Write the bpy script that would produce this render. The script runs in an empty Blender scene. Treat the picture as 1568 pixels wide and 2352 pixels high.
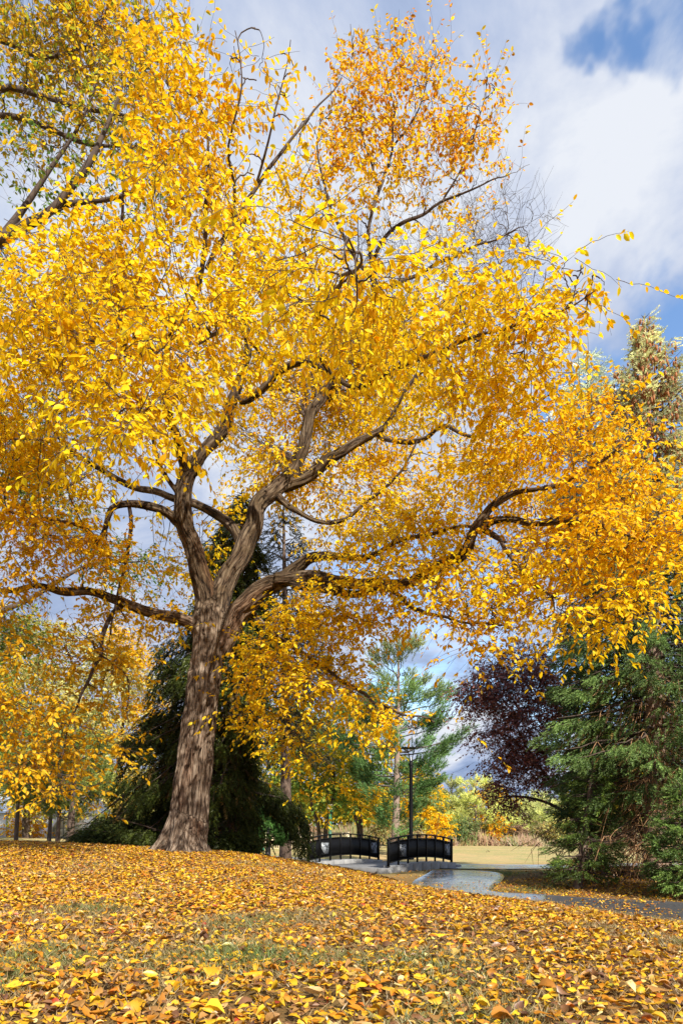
import bpy, math, random
import numpy as np
from mathutils import Vector, kdtree, noise as mnoise

rng = np.random.default_rng(7)
random.seed(7)
C = bpy.context.scene.collection
F, CU, CV, CAMH = 1568.0, 784.0, 1894.0, 0.62


def W(u, v, D):
    return np.array([(u - CU) / F * D, D, CAMH + (CV - v) / F * D])


# ------------------------------------------------------------------ terrain
CP = np.array([
    (-2, 2, 0), (0, 2, 0), (2, 2, -.02), (-3, 5, .05), (0, 5, 0), (3, 5, -.2), (-6, 6, .1), (6, 6, -.5),
    (-5.5, 11, .26), (-2.6, 11.5, .15), (-8, 12, .3), (-1.7, 12, .08), (-.67, 12.5, -.1), (.55, 13, -.34),
    (1.4, 13, -.60), (2.5, 12.3, -.80), (3.5, 12, -.92), (1.1, 10.2, -.32), (2.0, 10, -.50), (2, 7, -.22), (2.7, 7.5, -.33), (3.3, 7.2, -.42), (3.1, 9.2, -.58), (4.2, 9.5, -.76), (2.6, 14.5, -.90), (5.25, 10.5, -.90), (1.8, 17.5, -.9), (2.5, 22, -.9),
    (4, 14.5, -.9), (6, 12, -.92), (9, 10, -.95), (5, 16, -.88), (6.9, 17, -.52), (7.5, 15.9, -.56), (4.2, 16.4, -.87),
    (6.4, 14, -.82), (8.8, 17, -.5), (10, 13.5, -.8), (7, 22, -.92), (3, 26, -.95), (-1, 24, -.85), (0, 20, -.9),
    (-3, 18, -.3), (-6, 18, -.05), (-1, 16, -.45), (-2.3, 14, -.01), (-15, 30, -.08), (0, 35, -.8), (-12, 40, -.4),
    (-22, 46, -.27), (10, 35, -1.0), (20, 50, -1.1), (0, 55, -1.1), (-30, 50, -.5), (30, 30, -1), (15, 10, -1),
    (-15, 8, .3), (-15, 20, .0), (0, -5, 0), (-10, -10, .1), (10, -10, -.5), (10, 2, -.6), (2.6, 23.6, -1.0), (1.4, 21.9, -.99), (0, 25.5, -1.0), (-1, 23.4, -.96), (4.2, 25.0, -1.0)], float)


def _phi(r2):
    return np.where(r2 > 1e-9, 0.5 * r2 * np.log(np.maximum(r2, 1e-9)), 0)


_n = len(CP)
_r2 = ((CP[:, None, :2] - CP[None, :, :2]) ** 2).sum(-1)
_A = np.zeros((_n + 3, _n + 3))
_A[:_n, :_n] = _phi(_r2) + np.eye(_n) * 0.12
_A[:_n, _n] = 1
_A[:_n, _n + 1:] = CP[:, :2]
_A[_n:, :_n] = _A[:_n, _n:].T
_wt = np.linalg.solve(_A, np.concatenate([CP[:, 2], np.zeros(3)]))


def H(x, y):
    x = np.atleast_1d(np.asarray(x, float))
    y = np.atleast_1d(np.asarray(y, float))
    sh = x.shape
    x, y = x.ravel(), y.ravel()
    out = np.empty(len(x))
    for i in range(0, len(x), 40000):
        a, b = x[i:i + 40000], y[i:i + 40000]
        r2 = (a[:, None] - CP[None, :, 0]) ** 2 + (b[:, None] - CP[None, :, 1]) ** 2
        out[i:i + 40000] = _phi(r2) @ _wt[:_n] + _wt[_n] + _wt[_n + 1] * a + _wt[_n + 2] * b
    r = np.hypot(x, y - 20)
    t = np.clip((r - 28) / 25, 0, 1)
    t = t * t * (3 - 2 * t)
    return (out * (1 - t) + -1.05 * t).reshape(sh)


def hz(x, y):
    return float(H(x, y)[0])


# ------------------------------------------------------------------ mesh helpers
def mesh_np(name, verts, facegroups, mat=None, cols=None, smooth=False, parent=None, matidx=None):
    verts = np.asarray(verts, np.float32)
    me = bpy.data.meshes.new(name)
    me.vertices.add(len(verts))
    me.vertices.foreach_set('co', verts.ravel())
    facegroups = [np.asarray(f, np.int32) for f in facegroups if len(f)]
    loops = np.concatenate([f.ravel() for f in facegroups])
    sizes = np.concatenate([np.full(len(f), f.shape[1], np.int32) for f in facegroups])
    starts = np.concatenate([[0], np.cumsum(sizes)[:-1]]).astype(np.int32)
    me.loops.add(len(loops))
    me.loops.foreach_set('vertex_index', loops)
    me.polygons.add(len(sizes))
    me.polygons.foreach_set('loop_start', starts)
    me.polygons.foreach_set('loop_total', sizes)
    if smooth:
        me.polygons.foreach_set('use_smooth', np.ones(len(sizes), bool))
    if matidx is not None:
        me.polygons.foreach_set('material_index', np.asarray(matidx, np.int32))
    me.update(calc_edges=True)
    if cols is not None:
        a = me.color_attributes.new('Col', 'FLOAT_COLOR', 'POINT')
        c4 = np.ones((len(verts), 4), np.float32)
        c4[:, :3] = cols
        a.data.foreach_set('color', c4.ravel())
    for m in (mat if isinstance(mat, (list, tuple)) else [mat]):
        if m is not None:
            me.materials.append(m)
    o = bpy.data.objects.new(name, me)
    C.objects.link(o)
    if parent is not None:
        o.parent = parent
        o.matrix_parent_inverse.identity()
        o.location = -Vector(parent.location)
    return o


def tag(o, label=None, cat=None, group=None, kind=None):
    for k, v in (('label', label), ('category', cat), ('group', group), ('kind', kind)):
        if v:
            o[k] = v
    return o


def thing(name, loc, label, cat, group=None):
    o = bpy.data.objects.new(name, None)
    C.objects.link(o)
    o.location = loc
    return tag(o, label, cat, group)


class MB:
    """collects boxes / tubes / polys, in world coordinates"""
    def __init__(s):
        s.v, s.q, s.t = [], [], []
        s.n = 0

    def add(s, v, q=(), t=()):
        v = np.asarray(v, float).reshape(-1, 3)
        s.v.append(v)
        if len(q):
            s.q.append(np.asarray(q, int) + s.n)
        if len(t):
            s.t.append(np.asarray(t, int) + s.n)
        s.n += len(v)

    def box(s, c, sx, sy, sz, rz=0.0, bev=0.0):
        # box with its base centre at c, optionally chamfered on its vertical and top edges
        b = min(bev, sx / 3, sy / 3, sz / 3)
        ca, sa = math.cos(rz), math.sin(rz)
        rings = []
        if b <= 0:
            prof = [(0, 0), (sz, 0)]
        else:
            prof = [(0, 0), (sz - b, 0), (sz, b)]
        for z, ins in prof:
            hx, hy = sx / 2 - ins, sy / 2 - ins
            bb = b if b > 0 else 0
            if bb:
                pts = [(-hx + bb, -hy), (hx - bb, -hy), (hx, -hy + bb), (hx, hy - bb), (hx - bb, hy), (-hx + bb, hy), (-hx, hy - bb), (-hx, -hy + bb)]
            else:
                pts = [(-hx, -hy), (hx, -hy), (hx, hy), (-hx, hy)]
            rings.append([(c[0] + x * ca - y * sa, c[1] + x * sa + y * ca, c[2] + z) for x, y in pts])
        m = len(rings[0])
        v = [p for r in rings for p in r]
        q = [(k * m + i, k * m + (i + 1) % m, (k + 1) * m + (i + 1) % m, (k + 1) * m + i) for k in range(len(rings) - 1) for i in range(m)]
        top = len(v)
        v.append((c[0], c[1], c[2] + sz))
        v.append(tuple(c))
        t = [((len(rings) - 1) * m + i, (len(rings) - 1) * m + (i + 1) % m, top) for i in range(m)] + [((i + 1) % m, i, top + 1) for i in range(m)]
        s.add(v, q, t)

    def bar(s, p, q_, w, h=None, up=(0, 0, 1)):
        s.path([p, q_], w, h or w, up)

    def path(s, pts, w, h, up=(0, 0, 1)):
        pts = np.asarray(pts, float)
        tan = np.gradient(pts, axis=0)
        tan /= np.linalg.norm(tan, axis=1)[:, None]
        up = np.asarray(up, float)
        side = np.cross(tan, up)
        side /= np.maximum(np.linalg.norm(side, axis=1)[:, None], 1e-6)
        u2 = np.cross(side, tan)
        ring = [pts + side * a * w / 2 + u2 * b * h / 2 for a, b in ((-1, -1), (1, -1), (1, 1), (-1, 1))]
        v = np.stack(ring, 1).reshape(-1, 3)
        q = [(k * 4 + i, k * 4 + (i + 1) % 4, k * 4 + 4 + (i + 1) % 4, k * 4 + 4 + i) for k in range(len(pts) - 1) for i in range(4)]
        e = (len(pts) - 1) * 4
        q += [(3, 2, 1, 0), (e, e + 1, e + 2, e + 3)]
        s.add(v, q)

    def lathe(s, c, prof, n=16):
        v = [(c[0] + r * math.cos(2 * math.pi * i / n), c[1] + r * math.sin(2 * math.pi * i / n), c[2] + z) for r, z in prof for i in range(n)]
        q = [(k * n + i, k * n + (i + 1) % n, (k + 1) * n + (i + 1) % n, (k + 1) * n + i) for k in range(len(prof) - 1) for i in range(n)]
        s.add(v, q)

    def tube(s, P, R, sides=6):
        v, q = tube_batch(np.asarray(P, float)[None], np.asarray(R, float)[None], sides)
        s.add(v, q)

    def build(s, name, mat, parent=None, smooth=False):
        g = []
        if s.q:
            g.append(np.concatenate(s.q))
        if s.t:
            g.append(np.concatenate(s.t))
        return mesh_np(name, np.concatenate(s.v), g, mat, smooth=smooth, parent=parent)


def unit(a):
    return a / np.maximum(np.linalg.norm(a, axis=-1, keepdims=True), 1e-9)


def tube_batch(P, R, sides):
    """P [B,K,3], R [B,K] -> verts, quads (open ends)"""
    B, K, _ = P.shape
    T = unit(np.gradient(P, axis=1))
    ref = np.zeros((B, 1, 3))
    mt = unit(T.mean(1))
    ax = np.argmin(np.abs(mt), axis=1)
    ref[np.arange(B), 0, ax] = 1
    N1 = unit(np.cross(T, ref))
    N2 = np.cross(T, N1)
    a = np.arange(sides) * 2 * np.pi / sides
    V = P[:, :, None] + R[:, :, None, None] * (N1[:, :, None] * np.cos(a)[None, None, :, None] + N2[:, :, None] * np.sin(a)[None, None, :, None])
    idx = np.arange(B * K * sides).reshape(B, K, sides)
    nx = np.roll(idx, -1, axis=2)
    q = np.stack([idx[:, :-1], nx[:, :-1], nx[:, 1:], idx[:, 1:]], -1).reshape(-1, 4)
    return V.reshape(-1, 3), q


def catmull(pts, step=0.12):
    pts = np.asarray(pts, float)
    P = np.vstack([2 * pts[0] - pts[1], pts, 2 * pts[-1] - pts[-2]])
    out = []
    for i in range(1, len(P) - 2):
        n = max(2, int(np.linalg.norm(P[i + 1, :3] - P[i, :3]) / step))
        t = np.linspace(0, 1, n, endpoint=False)[:, None]
        a, b, c, d = P[i - 1], P[i], P[i + 1], P[i + 2]
        out.append(0.5 * ((2 * b) + (-a + c) * t + (2 * a - 5 * b + 4 * c - d) * t ** 2 + (-a + 3 * b - 3 * c + d) * t ** 3))
    out.append(P[-2][None])
    return np.vstack(out)


# ------------------------------------------------------------------ materials
def mat_new(name):
    m = bpy.data.materials.new(name)
    m.use_nodes = True
    nt = m.node_tree
    nt.nodes.clear()
    out = nt.nodes.new('ShaderNodeOutputMaterial')
    return m, nt, out


def nd(nt, typ, **kw):
    n = nt.nodes.new(typ)
    for k, v in kw.items():
        if k.startswith('i_'):
            n.inputs[k[2:].replace('_', ' ')].default_value = v
        else:
            setattr(n, k, v)
    return n


def ramp(nt, stops, interp='LINEAR'):
    r = nt.nodes.new('ShaderNodeValToRGB')
    r.color_ramp.interpolation = interp
    e = r.color_ramp.elements
    while len(e) < len(stops):
        e.new(0.5)
    for i, (p, c) in enumerate(stops):
        e[i].position = p
        e[i].color = (*c, 1) if len(c) == 3 else c
    return r


def leaf_mat(name, transl=0.45, gloss=0.06, rough=0.45, spots=0.0, spotcol=(.12, .05, .015)):
    m, nt, out = mat_new(name)
    L = nt.links.new
    at = nd(nt, 'ShaderNodeVertexColor', layer_name='Col')
    col = at.outputs['Color']
    if spots > 0:
        geo = nd(nt, 'ShaderNodeNewGeometry')
        nz = nd(nt, 'ShaderNodeTexNoise', i_Scale=38.0, i_Detail=3.0)
        L(geo.outputs['Position'], nz.inputs['Vector'])
        r = ramp(nt, [(.55, (0, 0, 0)), (.68, (spots,) * 3)])
        L(nz.outputs['Fac'], r.inputs['Fac'])
        mx = nd(nt, 'ShaderNodeMixRGB')
        mx.inputs['Color2'].default_value = (*spotcol, 1)
        L(r.outputs['Color'], mx.inputs['Fac'])
        L(col, mx.inputs['Color1'])
        col = mx.outputs['Color']
    d = nd(nt, 'ShaderNodeBsdfDiffuse')
    t = nd(nt, 'ShaderNodeBsdfTranslucent')
    g = nd(nt, 'ShaderNodeBsdfGlossy', i_Roughness=rough)
    g.inputs['Color'].default_value = (1, 1, 1, 1)
    m1 = nd(nt, 'ShaderNodeMixShader', i_Fac=transl)
    m2 = nd(nt, 'ShaderNodeMixShader', i_Fac=gloss)
    L(col, d.inputs['Color'])
    L(col, t.inputs['Color'])
    L(d.outputs[0], m1.inputs[1])
    L(t.outputs[0], m1.inputs[2])
    L(m1.outputs[0], m2.inputs[1])
    L(g.outputs[0], m2.inputs[2])
    L(m2.outputs[0], out.inputs['Surface'])
    return m


def simple_mat(name, col, rough=0.6, var=0.15, scale=6.0, bump=0.0, metallic=0.0, spec=0.5, col2=None, bscale=None, coord='Object', stretch=None):
    m, nt, out = mat_new(name)
    L = nt.links.new
    tc = nd(nt, 'ShaderNodeTexCoord')
    vec = tc.outputs[coord]
    if stretch:
        mp = nd(nt, 'ShaderNodeMapping')
        mp.inputs['Scale'].default_value = stretch
        L(vec, mp.inputs['Vector'])
        vec = mp.outputs['Vector']
    nz = nd(nt, 'ShaderNodeTexNoise', i_Scale=scale, i_Detail=6.0, i_Roughness=.6)
    L(vec, nz.inputs['Vector'])
    c2 = col2 or tuple(min(1, c * (1 + var * 2)) for c in col)
    c1 = col if col2 else tuple(c * (1 - var) for c in col)
    r = ramp(nt, [(.3, c1), (.7, c2)])
    L(nz.outputs['Fac'], r.inputs['Fac'])
    p = nd(nt, 'ShaderNodeBsdfPrincipled', i_Roughness=rough, i_Metallic=metallic)
    p.inputs['Specular IOR Level'].default_value = spec
    L(r.outputs['Color'], p.inputs['Base Color'])
    if bump:
        b = nd(nt, 'ShaderNodeBump', i_Strength=bump, i_Distance=0.02)
        nz2 = nd(nt, 'ShaderNodeTexNoise', i_Scale=bscale or scale * 4, i_Detail=5.0)
        L(vec, nz2.inputs['Vector'])
        L(nz2.outputs['Fac'], b.inputs['Height'])
        L(b.outputs['Normal'], p.inputs['Normal'])
    L(p.outputs[0], out.inputs['Surface'])
    return m


def bark_mat(name, cdark, cmid, clight, scale=14.0, patch=True, attr='bark_co', darken_high=True):
    m, nt, out = mat_new(name)
    L = nt.links.new
    at = nd(nt, 'ShaderNodeAttribute', attribute_name=attr)
    wn = nd(nt, 'ShaderNodeTexNoise', i_Scale=scale * .5, i_Detail=3.0)
    L(at.outputs['Vector'], wn.inputs['Vector'])
    mixv = nd(nt, 'ShaderNodeMixRGB', blend_type='LINEAR_LIGHT')
    mixv.inputs['Fac'].default_value = 0.05
    L(at.outputs['Vector'], mixv.inputs['Color1'])
    L(wn.outputs['Color'], mixv.inputs['Color2'])
    vo = nd(nt, 'ShaderNodeTexVoronoi', feature='DISTANCE_TO_EDGE', i_Scale=scale)
    L(mixv.outputs['Color'], vo.inputs['Vector'])
    fine = nd(nt, 'ShaderNodeTexNoise', i_Scale=scale * 3.5, i_Detail=8.0, i_Roughness=.7)
    L(at.outputs['Vector'], fine.inputs['Vector'])
    rg = nd(nt, 'ShaderNodeTexNoise', i_Scale=scale * .8, i_Detail=4.0, i_Roughness=.55, i_Distortion=.5)
    L(mixv.outputs['Color'], rg.inputs['Vector'])
    r1 = nd(nt, 'ShaderNodeMath', operation='SUBTRACT')
    L(rg.outputs['Fac'], r1.inputs[0])
    r1.inputs[1].default_value = .5
    r2 = nd(nt, 'ShaderNodeMath', operation='ABSOLUTE')
    L(r1.outputs[0], r2.inputs[0])
    m0 = nd(nt, 'ShaderNodeMath', operation='MULTIPLY_ADD')
    L(vo.outputs['Distance'], m0.inputs[0])
    m0.inputs[1].default_value = 1.1
    L(fine.outputs['Fac'], m0.inputs[2])
    mul = nd(nt, 'ShaderNodeMath', operation='MULTIPLY_ADD')
    L(r2.outputs[0], mul.inputs[0])
    mul.inputs[1].default_value = 2.0
    L(m0.outputs[0], mul.inputs[2])
    sub = nd(nt, 'ShaderNodeMath', operation='SUBTRACT')
    L(mul.outputs[0], sub.inputs[0])
    sub.inputs[1].default_value = 0.35
    r = ramp(nt, [(.16, cdark), (.36, cmid), (.72, clight)])
    L(sub.outputs[0], r.inputs['Fac'])
    col = r.outputs['Color']
    geo = nd(nt, 'ShaderNodeNewGeometry')
    if patch:
        pn = nd(nt, 'ShaderNodeTexNoise', i_Scale=1.9, i_Detail=3.0)
        L(at.outputs['Vector'], pn.inputs['Vector'])
        pr = ramp(nt, [(.56, (0, 0, 0)), (.72, (.7, .7, .7))])
        L(pn.outputs['Fac'], pr.inputs['Fac'])
        mx = nd(nt, 'ShaderNodeMixRGB', blend_type='MULTIPLY')
        mx.inputs['Color2'].default_value = (1.25, .78, .55, 1)
        L(pr.outputs['Color'], mx.inputs['Fac'])
        L(col, mx.inputs['Color1'])
        col = mx.outputs['Color']
    if darken_high:  # multiplies the bark darker towards the higher limbs
        sx = nd(nt, 'ShaderNodeSeparateXYZ')
        L(geo.outputs['Position'], sx.inputs[0])
        mr = nd(nt, 'ShaderNodeMapRange')
        mr.inputs['From Min'].default_value = 3.6
        mr.inputs['From Max'].default_value = 4.6
        L(sx.outputs['Z'], mr.inputs['Value'])
        gn = nd(nt, 'ShaderNodeTexNoise', i_Scale=3.0, i_Detail=4.0)
        L(geo.outputs['Position'], gn.inputs['Vector'])
        gr = ramp(nt, [(.3, (.55, .55, .55)), (.6, (1, 1, 1))])
        L(gn.outputs['Fac'], gr.inputs['Fac'])
        mm = nd(nt, 'ShaderNodeMath', operation='MULTIPLY')
        L(mr.outputs[0], mm.inputs[0])
        L(gr.outputs['Color'], mm.inputs[1])
        mx2 = nd(nt, 'ShaderNodeMixRGB', blend_type='MULTIPLY')
        mx2.inputs['Color2'].default_value = (.40, .36, .27, 1)
        L(mm.outputs[0], mx2.inputs['Fac'])
        L(col, mx2.inputs['Color1'])
        col = mx2.outputs['Color']
    p = nd(nt, 'ShaderNodeBsdfPrincipled', i_Roughness=.9)
    p.inputs['Specular IOR Level'].default_value = .2
    L(col, p.inputs['Base Color'])
    b = nd(nt, 'ShaderNodeBump', i_Strength=.9, i_Distance=.03)
    L(sub.outputs[0], b.inputs['Height'])
    L(b.outputs['Normal'], p.inputs['Normal'])
    L(p.outputs[0], out.inputs['Surface'])
    return m


M_LEAF = leaf_mat('autumn_leaf', .52, .012, .5)
M_FALLEN = leaf_mat('fallen_leaf', .2, .05, .45, spots=.55)
M_NEEDLE = leaf_mat('conifer_needles', .2, .02, .5)
M_PLUM = leaf_mat('plum_leaf', .25, .07, .4)
M_GRASS = leaf_mat('grass_blade', .35, .04, .5)
M_BARK = bark_mat('elm_bark', (.016, .010, .007), (.14, .095, .066), (.33, .26, .20), 17.0)
M_TWIG = simple_mat('twig_bark', (.06, .04, .03), .9, .3, 9)
M_TWIGG = simple_mat('grey_twig_bark', (.11, .09, .08), .9, .3, 9)
M_SPRB = simple_mat('spruce_bark', (.07, .045, .032), .95, 0, 10, bump=.8, col2=(.2, .14, .11), stretch=(2, 2, .6))
M_SPRBR = simple_mat('sunny_spruce_bark', (.16, .10, .07), .95, 0, 10, bump=.8, col2=(.42, .30, .23), stretch=(2, 2, .6))  # lighter copy of the spruce bark, sunlight put into the colour
M_DEAD = simple_mat('dead_twig', (.42, .24, .12), .9, .3, 5)
M_CONE = simple_mat('spruce_cone', (.30, .11, .035), .7, .3, 30)
M_BLACK = simple_mat('black_painted_steel', (.0025, .0025, .003), .5, .2, 12, metallic=.0, spec=.15)
M_GREENP = simple_mat('green_painted_steel', (.012, .11, .06), .45, .2, 8)
M_CREAM = simple_mat('cream_paint', (.78, .66, .46), .6, .08, 5)
M_WHITEW = simple_mat('white_cladding', (.72, .73, .75), .5, .06, 3)
M_GREYBAND = simple_mat('grey_band', (.25, .28, .31), .5, .1, 3)
M_ETCH = simple_mat('etched_metal', (.20, .22, .25), .5, .3, 22)


# ------------------------------------------------------------------ leaves
def leaf_template(kind):
    if kind == 'simple':
        v = np.array([(0, 0, 0), (.30, .24, .05), (.68, .21, .03), (1, 0, -.10), (.68, -.21, .03), (.30, -.24, .05)])
        q = np.array([(0, 3, 2, 1), (0, 5, 4, 3)])
        return v, q
    # curled leaf lying on the ground
    xs = [0, .22, .5, .78, 1]
    ws = [.03, .24, .30, .19, .0]
    v = []
    for x, w in zip(xs, ws):
        for s in (-1, 0, 1):
            v.append((x - .5, s * w, 0))
    v = np.array(v)
    q = [(i * 3 + j, i * 3 + 3 + j, i * 3 + 4 + j, i * 3 + 1 + j) for i in range(4) for j in range(2)]
    return v, np.array(q)


def instance(tv, tq, pos, X, Y, Z, S, cols=None, vary=None):
    n, k = len(pos), len(tv)
    T = tv[None] * S[:, None, None] if vary is None else vary * S[:, None, None]
    V = pos[:, None] + T[..., 0:1] * X[:, None] + T[..., 1:2] * Y[:, None] + T[..., 2:3] * Z[:, None]
    Q = (tq[None] + (np.arange(n) * k)[:, None, None]).reshape(-1, tq.shape[1])
    cc = None if cols is None else np.repeat(cols, k, axis=0)
    return V.reshape(-1, 3), Q, cc


PAL = {
    'yellow': np.array([(.95, .69, .012), (.95, .66, .010), (.95, .73, .018), (.95, .62, .01), (.95, .69, .012), (.90, .52, .01)]),
    'gold': np.array([(.95, .62, .012), (.95, .58, .01), (.95, .66, .015), (.90, .50, .01)]),
    'orange': np.array([(.92, .50, .015), (.90, .42, .012), (.92, .60, .02), (.62, .24, .012), (.92, .66, .03)]),
    'olive': np.array([(.86, .51, .012), (.88, .53, .012), (.80, .47, .012), (.62, .48, .03)]),
    'ygreen': np.array([(.70, .56, .04), (.78, .58, .04), (.40, .46, .06), (.82, .58, .04), (.28, .34, .05)]),
    'ash': np.array([(.86, .58, .03), (.80, .52, .02), (.46, .48, .04), (.84, .62, .04), (.62, .34, .02), (.3, .36, .04)]),
    'green': np.array([(.14, .25, .04), (.22, .32, .04), (.34, .36, .04), (.10, .19, .035)]),
    'plum': np.array([(.30, .085, .075), (.22, .06, .06), (.38, .12, .08), (.13, .045, .05), (.42, .17, .10)]),
    'paleyg': np.array([(.74, .70, .24), (.78, .68, .22), (.56, .56, .20), (.74, .54, .14), (.36, .38, .14)]),
    'bushgreen': np.array([(.16, .26, .10), (.22, .32, .12), (.30, .32, .10)]),
    'straw': np.array([(.42, .28, .16), (.34, .20, .12), (.50, .36, .2), (.28, .17, .12)]),
    'brush': np.array([(.30, .30, .10), (.42, .30, .16), (.22, .26, .09), (.5, .36, .12)]),
}


def grow(limbs, blobs, nsec, nter, leaf=.085, per=9, twl=.42, seed=1, lmax=3.2, droop=.25, secr=.022, cfac=1.0, bare=0.0, spread=.22):
    """limbs: list of arrays [n,4] (x,y,z,r). blobs: (center3, radii3, cover, palette).
    returns wood batches and leaf arrays"""
    R = np.random.default_rng(seed)
    pos = np.concatenate([l[:, :3] for l in limbs])
    rad = np.concatenate([l[:, 3] for l in limbs])
    dr = np.concatenate([unit(np.gradient(l[:, :3], axis=0)) for l in limbs])
    cen = np.array([b[0] for b in blobs])
    rr = np.array([b[1] for b in blobs])
    wts = np.array([b[2] * b[3] for b in blobs], float)   # leaves wanted
    secw = np.sqrt(wts + 40)
    secw /= secw.sum()
    wood = []

    def samp(n, w, shell=.0):
        k = R.choice(len(blobs), n, p=w)
        d = unit(R.normal(size=(n, 3)))
        r = (shell + (1 - shell) * R.random(n)) ** (1 / 2.2)
        return cen[k] + d * rr[k] * r[:, None], k

    def attach(tg, pos, rad, dr, K, maxr, tipr, wig, kd, minr=0.0, prefer=None):
        n = len(tg)
        P = np.empty((n, K, 3))
        Rd = np.empty((n, K))
        t = np.linspace(0, 1, K)
        for i in range(n):
            best, bc = None, 1e9
            for co, j, dist in kd.find_n(tg[i], 10):
                v = tg[i] - pos[j]
                c = dist * (1.25 - .45 * float(v @ dr[j]) / max(dist, 1e-6))
                if c < bc:
                    best, bc = j, c
            j = best
            p0 = pos[j]
            L = np.linalg.norm(tg[i] - p0)
            m = p0 + dr[j] * L * .35 + (tg[i] - p0) * .2 + np.array([0, 0, L * .10])
            tt = t[:, None]
            P[i] = (1 - tt) ** 2 * p0 + 2 * tt * (1 - tt) * m + tt ** 2 * tg[i]
            w = R.normal(size=(K, 3)) * wig * L
            w[0] = 0
            P[i] += w * np.sin(np.pi * np.minimum(t, .9))[:, None]
            r0 = min(rad[j] * .7, maxr * (.45 + .35 * L), )
            r0 = max(r0, tipr * 1.15)
            Rd[i] = r0 + (tipr - r0) * t ** .8
        return P, Rd

    # secondaries, in rounds, so that later ones can leave earlier ones
    rounds = 5
    for r_ in range(rounds):
        kd = kdtree.KDTree(len(pos))
        for i, p in enumerate(pos):
            kd.insert(p, i)
        kd.balance()
        tg, _ = samp(nsec, secw)
        # nearest first
        dd = np.array([kd.find(p)[2] for p in tg])
        o = np.argsort(dd)[: nsec // rounds if r_ < rounds - 1 else nsec // rounds * 1]
        sel = tg[o]
        P, Rd = attach(sel, pos, rad, dr, 9, secr * 1.6, .006, .028, kd)
        wood.append((P, Rd, 6))
        pos = np.concatenate([pos, P[:, 1:].reshape(-1, 3)])
        rad = np.concatenate([rad, Rd[:, 1:].ravel()])
        dr = np.concatenate([dr, unit(np.gradient(P, axis=1))[:, 1:].reshape(-1, 3)])
    TP, TK = [], []
    for r_ in range(2):
        kd = kdtree.KDTree(len(pos))
        for i, p in enumerate(pos):
            kd.insert(p, i)
        kd.balance()
        tg, tk = samp(nter // 2, wts ** .75 / (wts ** .75).sum())
        P, Rd = attach(tg, pos, rad, dr, 6, secr * .55, .0035, .03, kd)
        TP.append(P)
        TK.append(tk)
        wood.append((P, Rd, 4))
        pos = np.concatenate([pos, P[:, 1:].reshape(-1, 3)])
        rad = np.concatenate([rad, Rd[:, 1:].ravel()])
        dr = np.concatenate([dr, unit(np.gradient(P, axis=1))[:, 1:].reshape(-1, 3)])
    kd = kdtree.KDTree(len(pos))
    for i, p in enumerate(pos):
        kd.insert(p, i)
    kd.balance()
    ntw = int(wts.sum() / per * (1 + bare))
    TP, TK = np.concatenate(TP), np.concatenate(TK)
    cnt = np.bincount(TK, minlength=len(blobs))
    pw_ = (wts / np.maximum(cnt, 1))[TK] * (.35 + 1.3 * R.random(len(TK)))
    ti = R.choice(len(TK), ntw, p=pw_ / pw_.sum())
    kb = TK[ti]
    u_ = .35 + .65 * R.random(ntw)
    fi = u_ * 4.999
    i0 = fi.astype(int)
    ctr = TP[ti, i0] + (TP[ti, np.minimum(i0 + 1, 5)] - TP[ti, i0]) * (fi - i0)[:, None]
    ofs = R.normal(size=(ntw, 3)) * np.array([spread, spread, spread * .28])
    ofs[:, 2] -= (ofs[:, :2] ** 2).sum(1) / max(spread, .01) * .22
    tg = ctr + ofs
    P, Rd = attach(tg, pos, rad, dr, 6, secr * .3, .0018, .02, kd)
    # shoots run on beyond the target a little, with a droop
    d = unit(P[:, -1] - P[:, -3])
    d = unit(d + R.normal(size=d.shape) * .22 + np.array([0, 0, .12]) + np.array([0, 0, 1.0]) * (np.clip((P[:, -1, 2] - 8.5) / 3, 0, 1) * .9)[:, None])
    droop_z = np.where(P[:, -1, 2] > 9.5, .15, 1.0)[:, None, None]
    ext = np.empty((ntw, 5, 3))
    for k in range(5):
        s = (k + 0) / 4.0
        ext[:, k] = P[:, -1] + d * (twl * s * (.6 + .8 * R.random(ntw)))[:, None] * 1 + np.array([0, 0, -droop]) * twl * s * s
    ext = ext[:, :1] + np.cumsum(np.concatenate([np.zeros((ntw, 1, 3)), np.repeat(d[:, None] * twl / 4, 4, 1) + np.array([0, 0, -droop * twl / 4]) * (np.arange(1, 5) / 2.5)[None, :, None] * droop_z + R.normal(size=(ntw, 4, 3)) * .012], 1), 1)
    P = np.concatenate([P[:, 2:], ext[:, 1:]], 1)
    Rd = np.linspace(1, 0, P.shape[1])[None] * .0018 + .0013 + np.zeros((ntw, 1))
    wood.append((P, Rd, 3))
    # leaves
    isb = np.array([b[4] == 'bare' for b in blobs])
    leafy = (R.random(ntw) > bare / (1 + bare)) & ~isb[kb]
    idx = np.repeat(np.nonzero(leafy)[0], per)
    n = len(idx)
    s = R.random(n) ** .8 * (P.shape[1] - 1.001)
    k = s.astype(int)
    f = (s - k)[:, None]
    a, b = P[idx, k], P[idx, k + 1]
    base = a * (1 - f) + b * f
    td = unit(b - a)
    side = np.cross(td, np.array([0, 0, 1.0]))
    side = unit(side + 1e-4) * np.where(R.random(n) < .5, 1, -1)[:, None]
    X = unit(td * .6 + side * .8 + np.array([0, 0, -.42]) + R.normal(size=(n, 3)) * .28)
    sprup = unit(np.array([0, -.12, 1.0]) + R.normal(size=(len(TK), 3)) * .42)
    up = unit(sprup[ti[idx]] + R.normal(size=(n, 3)) * .30)
    Y = unit(np.cross(up, X))
    Z = np.cross(X, Y)
    S = leaf * (.6 + .75 * R.random(n))
    base = base + X * .008
    cols = np.empty((n, 3))
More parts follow.
